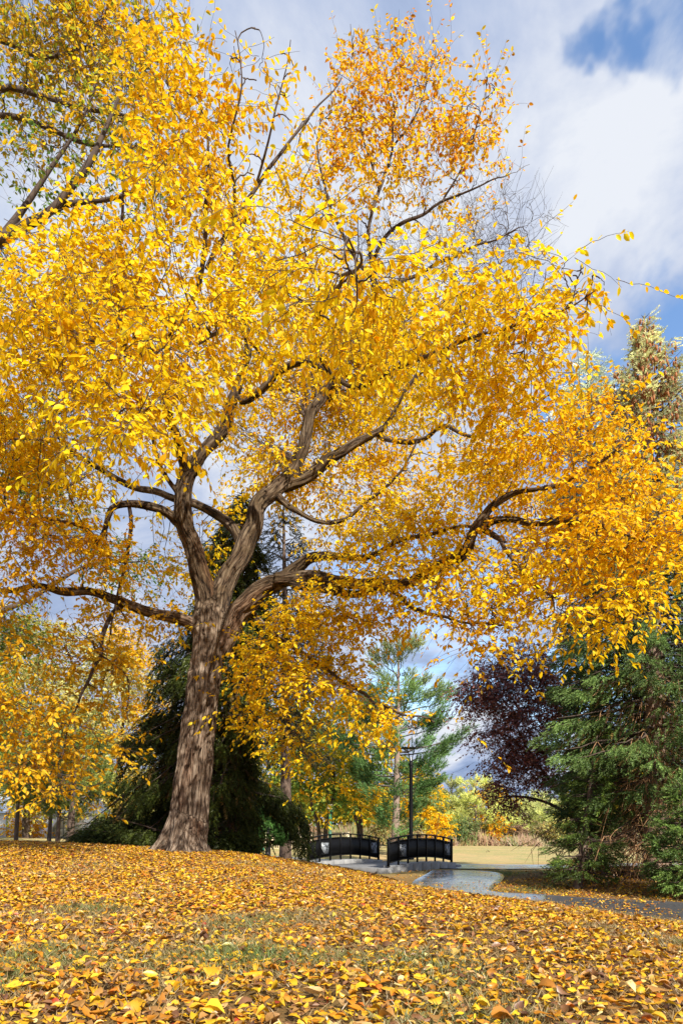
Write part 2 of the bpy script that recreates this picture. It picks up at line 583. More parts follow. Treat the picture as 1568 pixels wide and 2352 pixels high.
    for bi, bl in enumerate(blobs):
        mk = kb[idx] == bi
        if mk.any():
            pal = PAL.get(bl[4], PAL['orange'])
            cols[mk] = pal[R.integers(0, len(pal), mk.sum())]
    twt = (.85 + .3 * R.random(ntw))[idx]
    cols *= (twt ** .5 * (.88 + .2 * R.random(n)))[:, None]
    return wood, (base, X, Y, Z, S, np.clip(cols, 0, .96))


def build_leaves(name, arr, mat, parent):
    tv, tq = leaf_template('simple')
    V, Q, cc = instance(tv, tq, *arr[:5], arr[5])
    return mesh_np(name, V, [Q], mat, cc, parent=parent)


def build_wood(name, wood, mat, parent, extra=None):
    vs, qs, n = [], [], 0
    for P, Rd, s in wood:
        v, q = tube_batch(P, Rd, s)
        vs.append(v)
        qs.append(q + n)
        n += len(v)
    for l in extra or []:
        v, q = tube_batch(l[None, :, :3], l[None, :, 3], 8)
        vs.append(v)
        qs.append(q + n)
        n += len(v)
    return mesh_np(name, np.concatenate(vs), [np.concatenate(qs)], mat, smooth=True, parent=parent)


def limb(pts, wob=.012, step=.1, seed=0):
    """pts: (u, v, D, r)"""
    A = np.array([[*W(u, v, D), r] for u, v, D, r in pts])
    A = catmull(A, step)
    R = np.random.default_rng(seed + len(pts))
    w = R.normal(size=(len(A), 3))
    for _ in range(3):
        w[1:-1] = (w[:-2] + w[1:-1] * 2 + w[2:]) / 4
    A[:, :3] += w * wob * 2
    A[:, 3] = np.maximum(A[:, 3], .004) * (1 + R.normal(size=len(A)) * .03)
    return A


def blob(u, v, D, ru, rv, rD, cov, pal, leaf=.085):
    s = D / F
    area = ru * rv * math.pi * s * s
    nl = cov * 1.72 * area / (leaf * leaf * .36 * .62)
    return (W(u, v, D), np.array([ru * s, rD, rv * s]), 1.0, nl, pal)


def thick_wood(name, limbs, mat, parent, voxel, disp=.02, scale=14.0):
    """limbs fused into one continuous trunk mesh with furrowed bark"""
    vs, fs, n = [], [], 0
    mb = MB()
    for l in limbs:
        P = l[:, :3]
        sides = 16
        v, q = tube_batch(P[None], l[None, :, 3], sides)
        K = len(P)
        caps = [(0 * sides + (i + 1) % sides, i, K * sides) for i in range(sides)]
        e = (K - 1) * sides
        caps += [(e + i, e + (i + 1) % sides, K * sides + 1) for i in range(sides)]
        v = np.vstack([v, P[0], P[-1]])
        mb.add(v, q, caps)
    tmp = mb.build('tmp_wood', mat)
    md = tmp.modifiers.new('r', 'REMESH')
    md.mode = 'VOXEL'
    md.voxel_size = voxel
    dg = bpy.context.evaluated_depsgraph_get()
    dg.update()
    me = bpy.data.meshes.new_from_object(tmp.evaluated_get(dg))
    old = tmp.data
    bpy.data.objects.remove(tmp)
    bpy.data.meshes.remove(old)
    nv = len(me.vertices)
    co = np.empty(nv * 3, np.float32)
    me.vertices.foreach_get('co', co)
    co = co.reshape(-1, 3).astype(float)
    ed = np.empty(len(me.edges) * 2, np.int32)
    me.edges.foreach_get('vertices', ed)
    ed = ed.reshape(-1, 2)
    deg = np.bincount(ed.ravel(), minlength=nv)[:, None]
    for _ in range(5):
        s = np.zeros_like(co)
        np.add.at(s, ed[:, 0], co[ed[:, 1]])
        np.add.at(s, ed[:, 1], co[ed[:, 0]])
        co = co * .4 + .6 * s / np.maximum(deg, 1)
    me.vertices.foreach_set('co', co.astype(np.float32).ravel())
    me.update()
    no = np.empty(nv * 3, np.float32)
    me.vertices.foreach_get('normal', no)
    no = no.reshape(-1, 3)
    allp, allt, alln, alls = [], [], [], []
    for li, l in enumerate(limbs):
        T = unit(np.gradient(l[:, :3], axis=0))
        mt = unit(T.mean(0))
        ref = np.eye(3)[int(np.argmin(np.abs(mt)))]
        N1 = unit(np.cross(T, ref))
        sl = np.concatenate([[0], np.cumsum(np.linalg.norm(np.diff(l[:, :3], axis=0), axis=1))])
        allp.append(l)
        allt.append(T)
        alln.append(N1)
        alls.append(sl + li * 37.0)
    allp, allt, alln, alls = map(np.concatenate, (allp, allt, alln, alls))
    kd = kdtree.KDTree(len(allp))
    for i, p in enumerate(allp[:, :3]):
        kd.insert(p, i)
    kd.balance()
    bc = np.empty((nv, 3))
    near = np.array([[j for _, j, _ in kd.find_n(co[i], 10)] for i in range(nv)])
    dd = np.linalg.norm(allp[near, :3] - co[:, None], axis=2) - allp[near, 3] * .9
    J = near[np.arange(nv), np.argmin(dd, axis=1)]
    o_ = co - allp[J, :3]
    t_ = allt[J]
    ds = (o_ * t_).sum(1)
    perp = o_ - t_ * ds[:, None]
    n1 = alln[J]
    n2 = np.cross(t_, n1)
    bc[:, 0] = (perp * n1).sum(1)
    bc[:, 1] = (perp * n2).sum(1)
    bc[:, 2] = (alls[J] + ds) * .13
    rad = allp[J, 3]
    for i in range(nv):
        q = Vector(bc[i])
        tw = mnoise.noise(Vector((bc[i][0] * 2, bc[i][1] * 2, bc[i][2] * 9))) * .03
        q2 = Vector((q.x + tw, q.y - tw, q.z))
        a = mnoise.noise(q2 * scale)
        b = mnoise.noise(q2 * scale * 2.3)
        h = 1 - abs(a) * 2.4 + b * .35
        co[i] += no[i] * min(disp, rad[i] * .14) * (h - .55)
    me.vertices.foreach_set('co', co.astype(np.float32).ravel())
    at = me.attributes.new('bark_co', 'FLOAT_VECTOR', 'POINT')
    at.data.foreach_set('vector', bc.astype(np.float32).ravel())
    me.polygons.foreach_set('use_smooth', np.ones(len(me.polygons), bool))
    me.materials.clear()
    me.materials.append(mat)
    me.update()
    me.name = name
    o = bpy.data.objects.new(name, me)
    C.objects.link(o)
    if parent is not None:
        o.parent = parent
        o.location = -Vector(parent.location)
    return o


# ================================================================== THE BIG YELLOW ELM
def build_elm():
    r = lambda px, D=11.5: px / 2 / F * D
    D0 = 11.5
    trunk = limb([(418, 1985, D0, .50), (421, 1960, D0, .43), (427, 1925, D0, .365), (434, 1880, D0, .335), (441, 1800, D0, .315), (452, 1700, D0, .29), (466, 1600, D0, .275), (477, 1500, D0, .275), (483, 1440, D0, .29), (484, 1400, D0, .25)], .006)
    L = {}
    L['A'] = limb([(478, 1430, 11.5, .20), (468, 1370, 11.45, .20), (459, 1320, 11.4, .185), (440, 1250, 11.3, .175), (417, 1190, 11.2, .17), (420, 1130, 11.1, .15), (438, 1075, 11, .145), (465, 1040, 10.9, .12), (500, 990, 10.8, .11), (522, 940, 10.7, .10), (545, 880, 10.6, .085), (570, 800, 10.5, .07), (560, 700, 10.3, .05), (540, 600, 10, .035), (560, 500, 9.6, .028)], .02)
    L['A2'] = limb([(432, 1090, 11, .11), (415, 1030, 10.7, .09), (400, 980, 10.4, .075), (385, 900, 10, .065), (383, 820, 9.6, .055), (392, 740, 9.2, .05), (340, 700, 8.9, .04), (280, 670, 8.6, .032), (272, 560, 8.3, .024), (288, 420, 8.1, .016), (310, 320, 8, .010)], .02)
    L['A3'] = limb([(392, 745, 9.2, .045), (440, 690, 9.1, .04), (470, 600, 9, .035), (472, 480, 8.8, .026), (478, 360, 8.6, .018), (470, 250, 8.4, .010)], .012)
    L['A4'] = limb([(470, 600, 9, .035), (530, 520, 9, .03), (590, 430, 9, .026), (640, 360, 9, .022), (710, 270, 9, .014), (790, 175, 9, .007)], .012)
    L['A5'] = limb([(530, 520, 9, .022), (540, 420, 8.6, .018), (525, 330, 8.3, .014), (560, 200, 8, .010), (545, 60, 7.8, .005)], .012)
    L['A6'] = limb([(590, 430, 9, .018), (620, 300, 8.7, .013), (650, 180, 8.5, .009), (670, 90, 8.4, .005)], .01)
    L['B'] = limb([(492, 1430, 11.5, .20), (508, 1370, 11.55, .19), (530, 1310, 11.6, .185), (560, 1260, 11.7, .18), (580, 1210, 11.8, .175), (588, 1165, 11.8, .16), (625, 1130, 11.9, .155), (662, 1098, 12, .14), (690, 1050, 12, .12), (706, 1000, 12, .115), (715, 950, 12, .11), (745, 900, 12.1, .10), (775, 860, 12.1, .09), (800, 805, 12.2, .08), (835, 740, 12.3, .07), (862, 660, 12.5, .06), (856, 590, 12.6, .05), (852, 520, 12.7, .042), (872, 440, 12.7, .034), (900, 340, 12.7, .022), (915, 240, 12.6, .012)], .022)
    L['B2'] = limb([(655, 1105, 12, .12), (705, 1098, 12, .115), (755, 1060, 11.9, .10), (800, 1028, 11.8, .085), (850, 1005, 11.7, .07), (885, 980, 11.6, .055), (912, 925, 11.4, .04), (960, 860, 11.2, .028), (1040, 810, 10.8, .018)], .02)
    L['B3'] = limb([(870, 1000, 11.7, .05), (930, 1015, 11.4, .05), (985, 1000, 11.1, .042), (1020, 975, 10.8, .034), (1090, 1000, 10.3, .026), (1180, 960, 9.8, .018), (1270, 900, 9.3, .012)], .02)
    L['B4'] = limb([(856, 570, 12.6, .042), (905, 520, 12.6, .034), (960, 500, 12.5, .03), (1010, 470, 12.4, .022), (1080, 440, 12.2, .016), (1160, 400, 12, .009)], .02)
    L['B7'] = limb([(900, 340, 12.7, .02), (960, 250, 12.6, .014), (1000, 130, 12.4, .006)], .01)
    L['B8'] = limb([(872, 440, 12.7, .024), (830, 300, 12.6, .016), (820, 180, 12.6, .01), (805, 55, 12.6, .005)], .01)
    L['B9'] = limb([(1010, 470, 12.4, .02), (1080, 340, 12.2, .013), (1125, 180, 12, .006)], .01)
    L['B5'] = limb([(862, 650, 12.5, .045), (800, 560, 12.4, .035), (760, 460, 12.3, .026), (730, 360, 12.2, .016), (740, 260, 12.2, .009)], .02)
    L['B6'] = limb([(862, 670, 12.5, .04), (930, 640, 12.5, .034), (1020, 600, 12.4, .026), (1100, 560, 12.2, .018), (1190, 530, 12, .010)], .02)
    L['H'] = limb([(545, 930, 10.7, .07), (600, 895, 10.4, .062), (640, 850, 10.2, .062), (690, 832, 10, .058), (725, 836, 9.8, .052), (770, 868, 9.6, .046), (820, 888, 9.4, .045), (880, 862, 9.1, .04), (960, 825, 8.6, .03), (1050, 790, 8, .022), (1150, 760, 7.5, .016), (1260, 720, 7, .010), (1360, 680, 6.7, .005)], .012)
    L['H2'] = limb([(645, 850, 10.2, .04), (600, 810, 9.8, .036), (560, 770, 9.5, .034), (530, 735, 9.2, .03), (500, 760, 8.7, .026), (440, 790, 8, .02), (350, 800, 7.2, .014), (250, 830, 6.6, .008)], .01)
    L['H3'] = limb([(760, 862, 9.6, .04), (720, 780, 8.6, .034), (740, 700, 7.4, .028), (790, 640, 6.2, .02), (830, 600, 5.2, .012), (800, 560, 4.4, .007)], .01)
    L['C'] = limb([(505, 1500, 11.5, .16), (530, 1440, 11.45, .19), (560, 1392, 11.4, .185), (605, 1350, 11.3, .17), (655, 1322, 11.2, .14), (698, 1292, 11.1, .105), (740, 1275, 11, .08), (820, 1280, 10.8, .06), (900, 1250, 10.4, .045), (980, 1225, 10, .034), (1060, 1210, 9.6, .024), (1160, 1240, 9.1, .016)], .02)
    L['C2'] = limb([(640, 1335, 11.2, .12), (700, 1325, 11, .115), (770, 1330, 10.7, .105), (850, 1345, 10.3, .10), (920, 1342, 10, .098), (970, 1318, 9.8, .095), (1015, 1292, 9.6, .095), (1060, 1268, 9.4, .095), (1085, 1215, 9.3, .085), (1125, 1170, 9.2, .07), (1175, 1135, 9, .052), (1250, 1122, 8.8, .042), (1350, 1080, 8.5, .03), (1440, 1010, 8.3, .018), (1420, 920, 8.3, .010)], .02)
    L['C3'] = limb([(670, 1338, 11.1, .08), (740, 1352, 10.9, .072), (830, 1362, 10.6, .064), (890, 1350, 10.4, .05), (960, 1400, 9.9, .034), (1040, 1420, 9.4, .02), (1150, 1440, 8.9, .012)], .015)
    L['C4'] = limb([(1100, 1195, 9.25, .06), (1170, 1190, 9.1, .05), (1232, 1205, 8.9, .042), (1330, 1200, 8.4, .032), (1430, 1230, 8, .022), (1530, 1260, 7.6, .012)], .015)
    L['C5'] = limb([(1110, 1215, 9.3, .035), (1150, 1240, 9.1, .028), (1200, 1310, 8.7, .022), (1290, 1380, 8.2, .016), (1400, 1430, 7.5, .008)], .015)
    L['Dl'] = limb([(470, 1455, 11.5, .12), (435, 1430, 11.4, .10), (400, 1416, 11.3, .095), (335, 1400, 11.1, .088), (270, 1378, 10.9, .08), (215, 1364, 10.7, .076), (150, 1362, 10.5, .07), (90, 1345, 10.3, .055), (30, 1360, 10.1, .045), (-60, 1350, 9.9, .03), (-160, 1330, 9.7, .018)], .02)
    L['D2'] = limb([(270, 1378, 10.9, .035), (240, 1440, 10.7, .036), (235, 1500, 10.5, .032), (205, 1560, 10.3, .024), (170, 1640, 10, .016), (140, 1740, 9.8, .009)], .02)
    L['D3'] = limb([(205, 1480, 10.5, .018), (290, 1560, 10.4, .014), (300, 1660, 10.3, .009)], .02)
    L['E'] = limb([(412, 1195, 11.2, .10), (375, 1172, 11.1, .075), (330, 1155, 10.9, .066), (285, 1160, 10.7, .056), (255, 1172, 10.5, .052), (245, 1205, 10.4, .045), (222, 1240, 10.3, .042), (195, 1210, 10, .03), (120, 1190, 9.6, .022), (30, 1180, 9.2, .014)], .015)
    L['E2'] = limb([(300, 1160, 10.8, .03), (300, 1225, 10.8, .032), (290, 1290, 10.8, .028), (275, 1360, 10.8, .02), (250, 1460, 10.7, .012)], .012)
    L['F'] = limb([(560, 1262, 11.7, .10), (535, 1215, 11.9, .095), (500, 1180, 12, .085), (440, 1155, 12, .075), (380, 1138, 11.9, .068), (310, 1118, 11.7, .06), (245, 1086, 11.4, .052), (190, 1052, 11.1, .045), (140, 1010, 10.8, .036), (100, 950, 10.4, .028), (60, 860, 9.9, .02), (20, 760, 9.4, .012)], .015)
    L['F2'] = limb([(190, 1052, 11.1, .034), (100, 1010, 10.8, .03), (0, 1000, 10.4, .024), (-100, 960, 10, .014)], .012)
    L['G'] = limb([(418, 1140, 11.1, .055), (385, 1100, 10.9, .042), (366, 1060, 10.6, .034), (350, 1000, 9.8, .026), (330, 960, 8.6, .02), (330, 950, 7.4, .015), (310, 980, 6.2, .009)], .01)
    L['J'] = limb([(640, 1140, 11.9, .07), (680, 1172, 11.9, .05), (730, 1195, 11.8, .042), (790, 1192, 11.7, .038), (850, 1150, 11.5, .03), (920, 1080, 11.2, .02), (960, 1010, 11, .012)], .015)
    L['K'] = limb([(560, 1390, 11.4, .09), (600, 1430, 11.6, .06), (670, 1480, 11.6, .045), (740, 1530, 11.3, .034), (830, 1590, 10.5, .026), (900, 1632, 9.6, .018), (1000, 1656, 8.8, .009)], .015)
    L['K2'] = limb([(600, 1430, 11.6, .04), (600, 1510, 11.8, .03), (640, 1620, 11.8, .02), (700, 1720, 11.5, .010)], .015)
    for k in L:
        f = {'A': .88, 'B': .90, 'C': .9, 'C2': .82, 'Dl': .95}.get(k, .95)
        n0 = min(10, len(L[k]) - 1)
        ramp_ = np.minimum(1, np.arange(len(L[k])) / max(1, n0))
        L[k][:, 3] *= 1 - (1 - f) * ramp_
    thick = [trunk]
    # root flare: buttress roots leaving the trunk foot
    for ang, ln, rr_ in ((2.9, .62, .12), (2.2, .5, .10), (3.7, .66, .13), (4.5, .55, .14), (5.1, .5, .12), (5.8, .45, .12), (.3, .45, .12), (1.2, .5, .1)):
        bx, by = W(423, 1940, D0)[:2]
        pts = []
        for t in (0, .25, .5, .75, 1):
            x = bx + math.cos(ang) * (.12 + ln * .85 * t)
            y = by + math.sin(ang) * (.12 + ln * t)
            g = hz(x, y)
            z = g + .6 * (1 - t) ** 2.2 - .06 * t
            pts.append((x, y, z, rr_ * (1 - .45 * t)))
        thick.append(catmull(np.array(pts), .08))
    thinl = []
    for k, l in L.items():
        cut = np.nonzero(l[:, 3] < .034)[0]
        c = cut[0] if len(cut) else len(l)
        if c > 4:
            thick.append(l[:c + 1])
        if c < len(l) - 2:
            thinl.append(l[max(0, c - 1):])
    B = []
    y, g, o, ol = 'yellow', 'gold', 'orange', 'olive'
    for b in [
        (880, 250, 12.6, 110, 90, 1.2, .85, o), (980, 340, 12.6, 110, 65, 1.2, .85, o), (790, 320, 12.4, 80, 90, 1.2, .65, o), (1060, 300, 12.2, 70, 60, 1, .7, o), (870, 400, 12.6, 140, 40, 1.2, .45, g), (870, 90, 12.6, 22, 45, .3, .35, o), (1000, 140, 12.4, 22, 40, .3, .4, o), (1125, 190, 12, 18, 25, .3, .5, o), (700, 230, 12, 30, 60, .4, .25, o), (1210, 350, 12, 20, 20, .3, .35, o),
        (825, 115, 12.6, 40, 60, .4, .35, o), (900, 140, 12.6, 60, 40, .4, .45, o), (1085, 215, 12, 40, 50, .4, .5, o), (760, 200, 12.2, 40, 60, .5, .5, o), (980, 180, 12.4, 50, 50, .4, .5, o),
        (860, 480, 12.6, 150, 60, 1.4, .35, g), (1070, 430, 12.4, 60, 50, 1, .3, o), (1020, 560, 12.4, 110, 60, 1, .22, g), (1130, 400, 12, 40, 50, .6, .15, o),
        (360, 200, 9, 50, 100, 1, .7, g), (440, 240, 8.5, 80, 120, .9, 1.0, g), (400, 420, 8.4, 110, 100, 1.4, 1.5, g), (520, 450, 9, 80, 90, 1.2, 1.3, g), (560, 110, 8, 45, 95, .4, .28, g), (640, 200, 8.6, 40, 80, .4, .18, g),
        (520, 230, 8.4, 60, 70, .5, .5, g), (680, 470, 11, 90, 60, 1.2, .8, g), (700, 330, 11, 50, 70, 1, .22, o), (840, 560, 12.6, 120, 90, 1.2, .7, 'bare'), (960, 560, 12.5, 120, 90, 1.2, .9, 'bare'), (1080, 540, 12.3, 110, 100, 1, .9, 'bare'), (1180, 520, 12, 70, 130, .8, .7, 'bare'), (1230, 590, 12, 40, 70, .6, .6, 'bare'), (1090, 640, 12, 120, 50, .8, .7, 'bare'),
        (210, 590, 8, 150, 70, 1.4, 1.7, y), (450, 580, 8, 190, 110, 1.4, 1.8, y), (50, 680, 8, 120, 75, 1.2, 1.7, y), (300, 650, 8, 150, 80, 1.2, 1.5, y),
        (690, 640, 7.4, 150, 90, 1.4, 1.7, y), (860, 725, 6.4, 160, 80, 1.2, 1.7, y), (1010, 725, 8.6, 160, 65, 1.5, 1.7, y), (1130, 740, 8, 120, 55, 1.2, 1.4, y), (1240, 690, 7, 80, 55, .8, 1.0, y), (1320, 670, 6.7, 50, 35, .4, .55, g), (1370, 640, 6.6, 25, 25, .2, .5, g), (1300, 780, 6.6, 45, 30, .4, .45, g), (1330, 610, 6.8, 20, 30, .2, .35, g),
        (80, 770, 8, 170, 120, 1.5, 1.9, y), (330, 780, 7.2, 190, 110, 1.4, 1.9, y), (570, 750, 7, 120, 75, 1.2, 1.5, y), (840, 770, 7.5, 120, 40, 1, .8, y), (830, 800, 13.4, 170, 90, 1.2, 1.5, y), (640, 800, 13, 110, 90, 1.2, 1.3, y), (1080, 800, 7.8, 150, 85, 1.4, 1.6, y), (1220, 860, 7.8, 110, 100, 1.2, 1.6, y),
        (690, 560, 4.6, 40, 60, .3, .7, y), (800, 650, 4.6, 80, 45, .4, .7, y), (640, 580, 4.8, 60, 50, .3, .6, y),
        (60, 920, 9, 130, 110, 1.4, 1.7, y), (260, 890, 7.2, 150, 85, 1.2, 1.7, y), (440, 870, 6.4, 70, 60, .9, 1.2, y), (480, 900, 13, 120, 80, 1, .9, y), (320, 1010, 5.8, 130, 38, .4, 1.8, y), (430, 965, 6, 60, 28, .4, 1.3, y), (260, 1050, 5.8, 50, 20, .3, 1.0, y),
        (620, 990, 13.2, 90, 70, 1.2, 1.1, g), (900, 920, 13.5, 130, 80, 1.2, 1.3, y), (1100, 940, 9, 120, 80, 1.4, 1.2, y), (990, 900, 12.8, 100, 60, 1, .9, y), (800, 980, 13.4, 140, 90, 1.2, 1.2, y), (640, 880, 13.2, 100, 70, 1.2, .9, g),
        (1400, 960, 9, 40, 40, .8, 1.0, g), (1330, 990, 9, 90, 60, 1.3, 1.8, g), (1260, 1040, 9, 130, 80, 1.4, 1.6, g), (1420, 1130, 9, 100, 80, 1.3, 1.9, g), (1530, 1190, 8.4, 60, 60, 1, 1.7, g), (1530, 1260, 8, 80, 90, 1, 1.8, g), (1290, 1180, 9, 150, 80, 1.4, 1.5, g),
        (1150, 1060, 10, 130, 80, 1.4, .9, y), (1400, 1270, 8.2, 140, 90, 1.2, 1.9, g), (1250, 1300, 8.6, 140, 70, 1.1, 1.7, y), (1120, 1350, 9, 120, 55, 1, 1.5, y), (1060, 1420, 9.2, 50, 55, .5, 1.1, g), (1190, 1410, 8.6, 110, 45, .8, 1.3, y), (1330, 1420, 7.8, 110, 45, .7, 1.5, y), (1440, 1370, 7.6, 90, 70, .6, 1.6, y), (1095, 1480, 8.8, 60, 30, .4, .9, g), (1040, 1300, 9.6, 90, 50, .9, 1.2, y), (1180, 1130, 11, 110, 80, 1, .7, g),
        (900, 1290, 9, 110, 40, .6, 1.5, y), (780, 1350, 9.8, 100, 30, .6, .9, y), (930, 1360, 9.2, 60, 30, .5, 1.2, y), (1010, 1330, 8.8, 60, 30, .5, 1.2, y), (610, 1080, 12.6, 100, 65, 1.1, 1.3, y), (760, 1100, 13, 160, 90, 1.4, .8, g), (950, 1110, 12.2, 160, 100, 1.5, .9, g), (840, 1200, 12, 150, 65, 1.2, 1.0, y), (1000, 1220, 10.2, 140, 60, 1.2, 1.5, y), (830, 1265, 10.4, 120, 35, .8, 1.2, y), (520, 1230, 12.8, 60, 60, .6, .5, y),
        (780, 1410, 11, 150, 65, 1.2, 1.7, y), (880, 1430, 10.4, 50, 60, .7, 1.3, g), (610, 1480, 11.8, 90, 60, .9, .9, y), (700, 1500, 11.2, 150, 80, 1.3, 1.3, y), (590, 1560, 10.8, 75, 80, .8, 1.1, g), (740, 1600, 11, 120, 70, 1.4, .9, y), (860, 1635, 9.8, 90, 40, .9, 1.1, y), (965, 1658, 8.9, 75, 14, .5, 1.3, g), (650, 1670, 11.6, 80, 60, 1, .7, y), (710, 1730, 11.2, 60, 50, .9, .5, y), (570, 1640, 11.2, 50, 60, .5, .8, y), (765, 1790, 11, 25, 50, .4, .8, y),
        (60, 1060, 10, 120, 90, 1.4, 1.2, y), (200, 1110, 10.6, 90, 60, 1, .9, y), (80, 1190, 9.6, 110, 80, 1.2, 1.6, g), (220, 1260, 10, 110, 55, 1, 1.4, g), (50, 1300, 9.4, 90, 50, 1, 1.5, ol), (400, 1310, 12.4, 80, 55, 1, .8, y), (320, 1410, 11.6, 120, 45, 1, 1.1, g), (420, 1250, 12.6, 70, 50, .8, .5, y),
        (210, 1485, 10.4, 120, 65, 1.3, 1.1, ol), (90, 1510, 10, 110, 50, 1.2, 1.1, ol), (50, 1640, 9.8, 90, 75, 1.2, 1.2, ol), (160, 1630, 10, 100, 80, 1.3, 1.1, ol), (115, 1740, 9.8, 90, 50, 1, 1.3, ol), (40, 1750, 9.6, 60, 50, .8, 1.1, ol), (215, 1700, 10.2, 40, 45, .8, .8, ol), (150, 1815, 9.8, 50, 25, .5, 1.2, ol), (265, 1545, 10.4, 40, 50, .7, .9, ol), (-80, 900, 9, 90, 300, 1.4, 1.3, y), (-80, 1500, 9.6, 90, 250, 1.2, 1.2, ol),
    ]:
        B.append(blob(*b))
    root = thing('elm_tree', W(423, 1950, D0), 'big old tree with a furrowed leaning trunk and spreading golden yellow crown', 'tree')
    limbs_all = thick[:1] + [l for l in L.values()]
    wood, lv = grow([l[::2] for k, l in L.items()], B, 520, 2700, leaf=.074, per=11, seed=11, bare=.03, spread=.20)
    thick_wood('trunk', thick, M_BARK, root, .017, .034, 13)
    build_wood('branches', wood, M_TWIG, root, thinl)
    build_leaves('crown', lv, M_LEAF, root)
    print('elm leaves', len(lv[0]))


# ================================================================== other broadleaf trees
def broadleaf(name, base, limbs, blobs, nsec, nter, label, leaf, seed, mat_l, mat_w, group=None, per=8, cat='tree', twl=.4, secr=.02, droop=.25, bare=0., spread=.22):
    root = thing(name, base, label, cat, group)
    wood, lv = grow(limbs, blobs, nsec, nter, leaf=leaf, per=per, seed=seed, twl=twl, secr=secr, droop=droop, bare=bare, spread=spread)
    build_wood('trunk', wood, mat_w, root, limbs)
    build_leaves('crown', lv, mat_l, root)
    print(name, len(lv[0]))
    return root


def simple_broadleaf(name, u, D, vtop, wpx, label, pal, cov=1.6, leaf=.1, seed=1, vbot=None, lean=0, mat_l=None, mat_w=None, group=None, tr=.10, stems=1, nsec=50, nter=250):
    """tree standing at column u, depth D; crown top at row vtop, crown width wpx"""
    R = np.random.default_rng(seed)
    x, yv = W(u, 0, D)[0], D
    g = hz(x, yv)
    top = W(u, vtop, D)[2]
    Ht = top - g
    cb = W(u, vbot, D)[2] if vbot else g + Ht * .3
    wr = wpx / 2 * D / F
    limbs = []
    for s in range(stems):
        a = s * 2.4 + R.random() * 2
        off = (.12 if stems > 1 else 0)
        pts = [(x + math.cos(a) * off, yv + math.sin(a) * off, g - .1, tr * 1.2), (x + math.cos(a) * off * 2, yv + math.sin(a) * off * 2, g + (cb - g) * .6, tr), (x + lean * .4 + math.cos(a) * (off * 4 + .1), yv + math.sin(a) * (off * 4 + .1), cb, tr * .8), (x + lean + math.cos(a) * wr * .3, yv + math.sin(a) * wr * .3, cb + (top - cb) * .5, tr * .45), (x + lean + math.cos(a) * wr * .35, yv + math.sin(a) * wr * .35, top - .2, tr * .12)]
        limbs.append(catmull(np.array(pts), .2))
    blobs = []
    nb = 16
    for k in range(nb):
        t = (k + .5) / nb
        z = cb + (top - cb) * t
        prof = math.sin(math.pi * min(1, (t * .85 + .15))) ** .6
        a = k * 2.4
        rr = wr * .55 * prof
        cx, cy = x + lean + math.cos(a) * rr, yv + math.sin(a) * rr
        br = wr * (.42 + .2 * R.random()) * (.5 + .5 * prof)
        n = cov * math.pi * br * br * 1.0 / (leaf * leaf * .36 * .62) * .62
        p = pal if isinstance(pal, str) else pal[int(R.integers(0, len(pal)))]
        blobs.append((np.array([cx, cy, z]), np.array([br, br, br * .8]), 1.0, n, p))
    return broadleaf(name, (x, yv, g), limbs, blobs, nsec, nter, label, leaf, seed, mat_l or M_LEAF, mat_w or M_TWIG, group, twl=.35, secr=.02, spread=wr * .16 + .12)


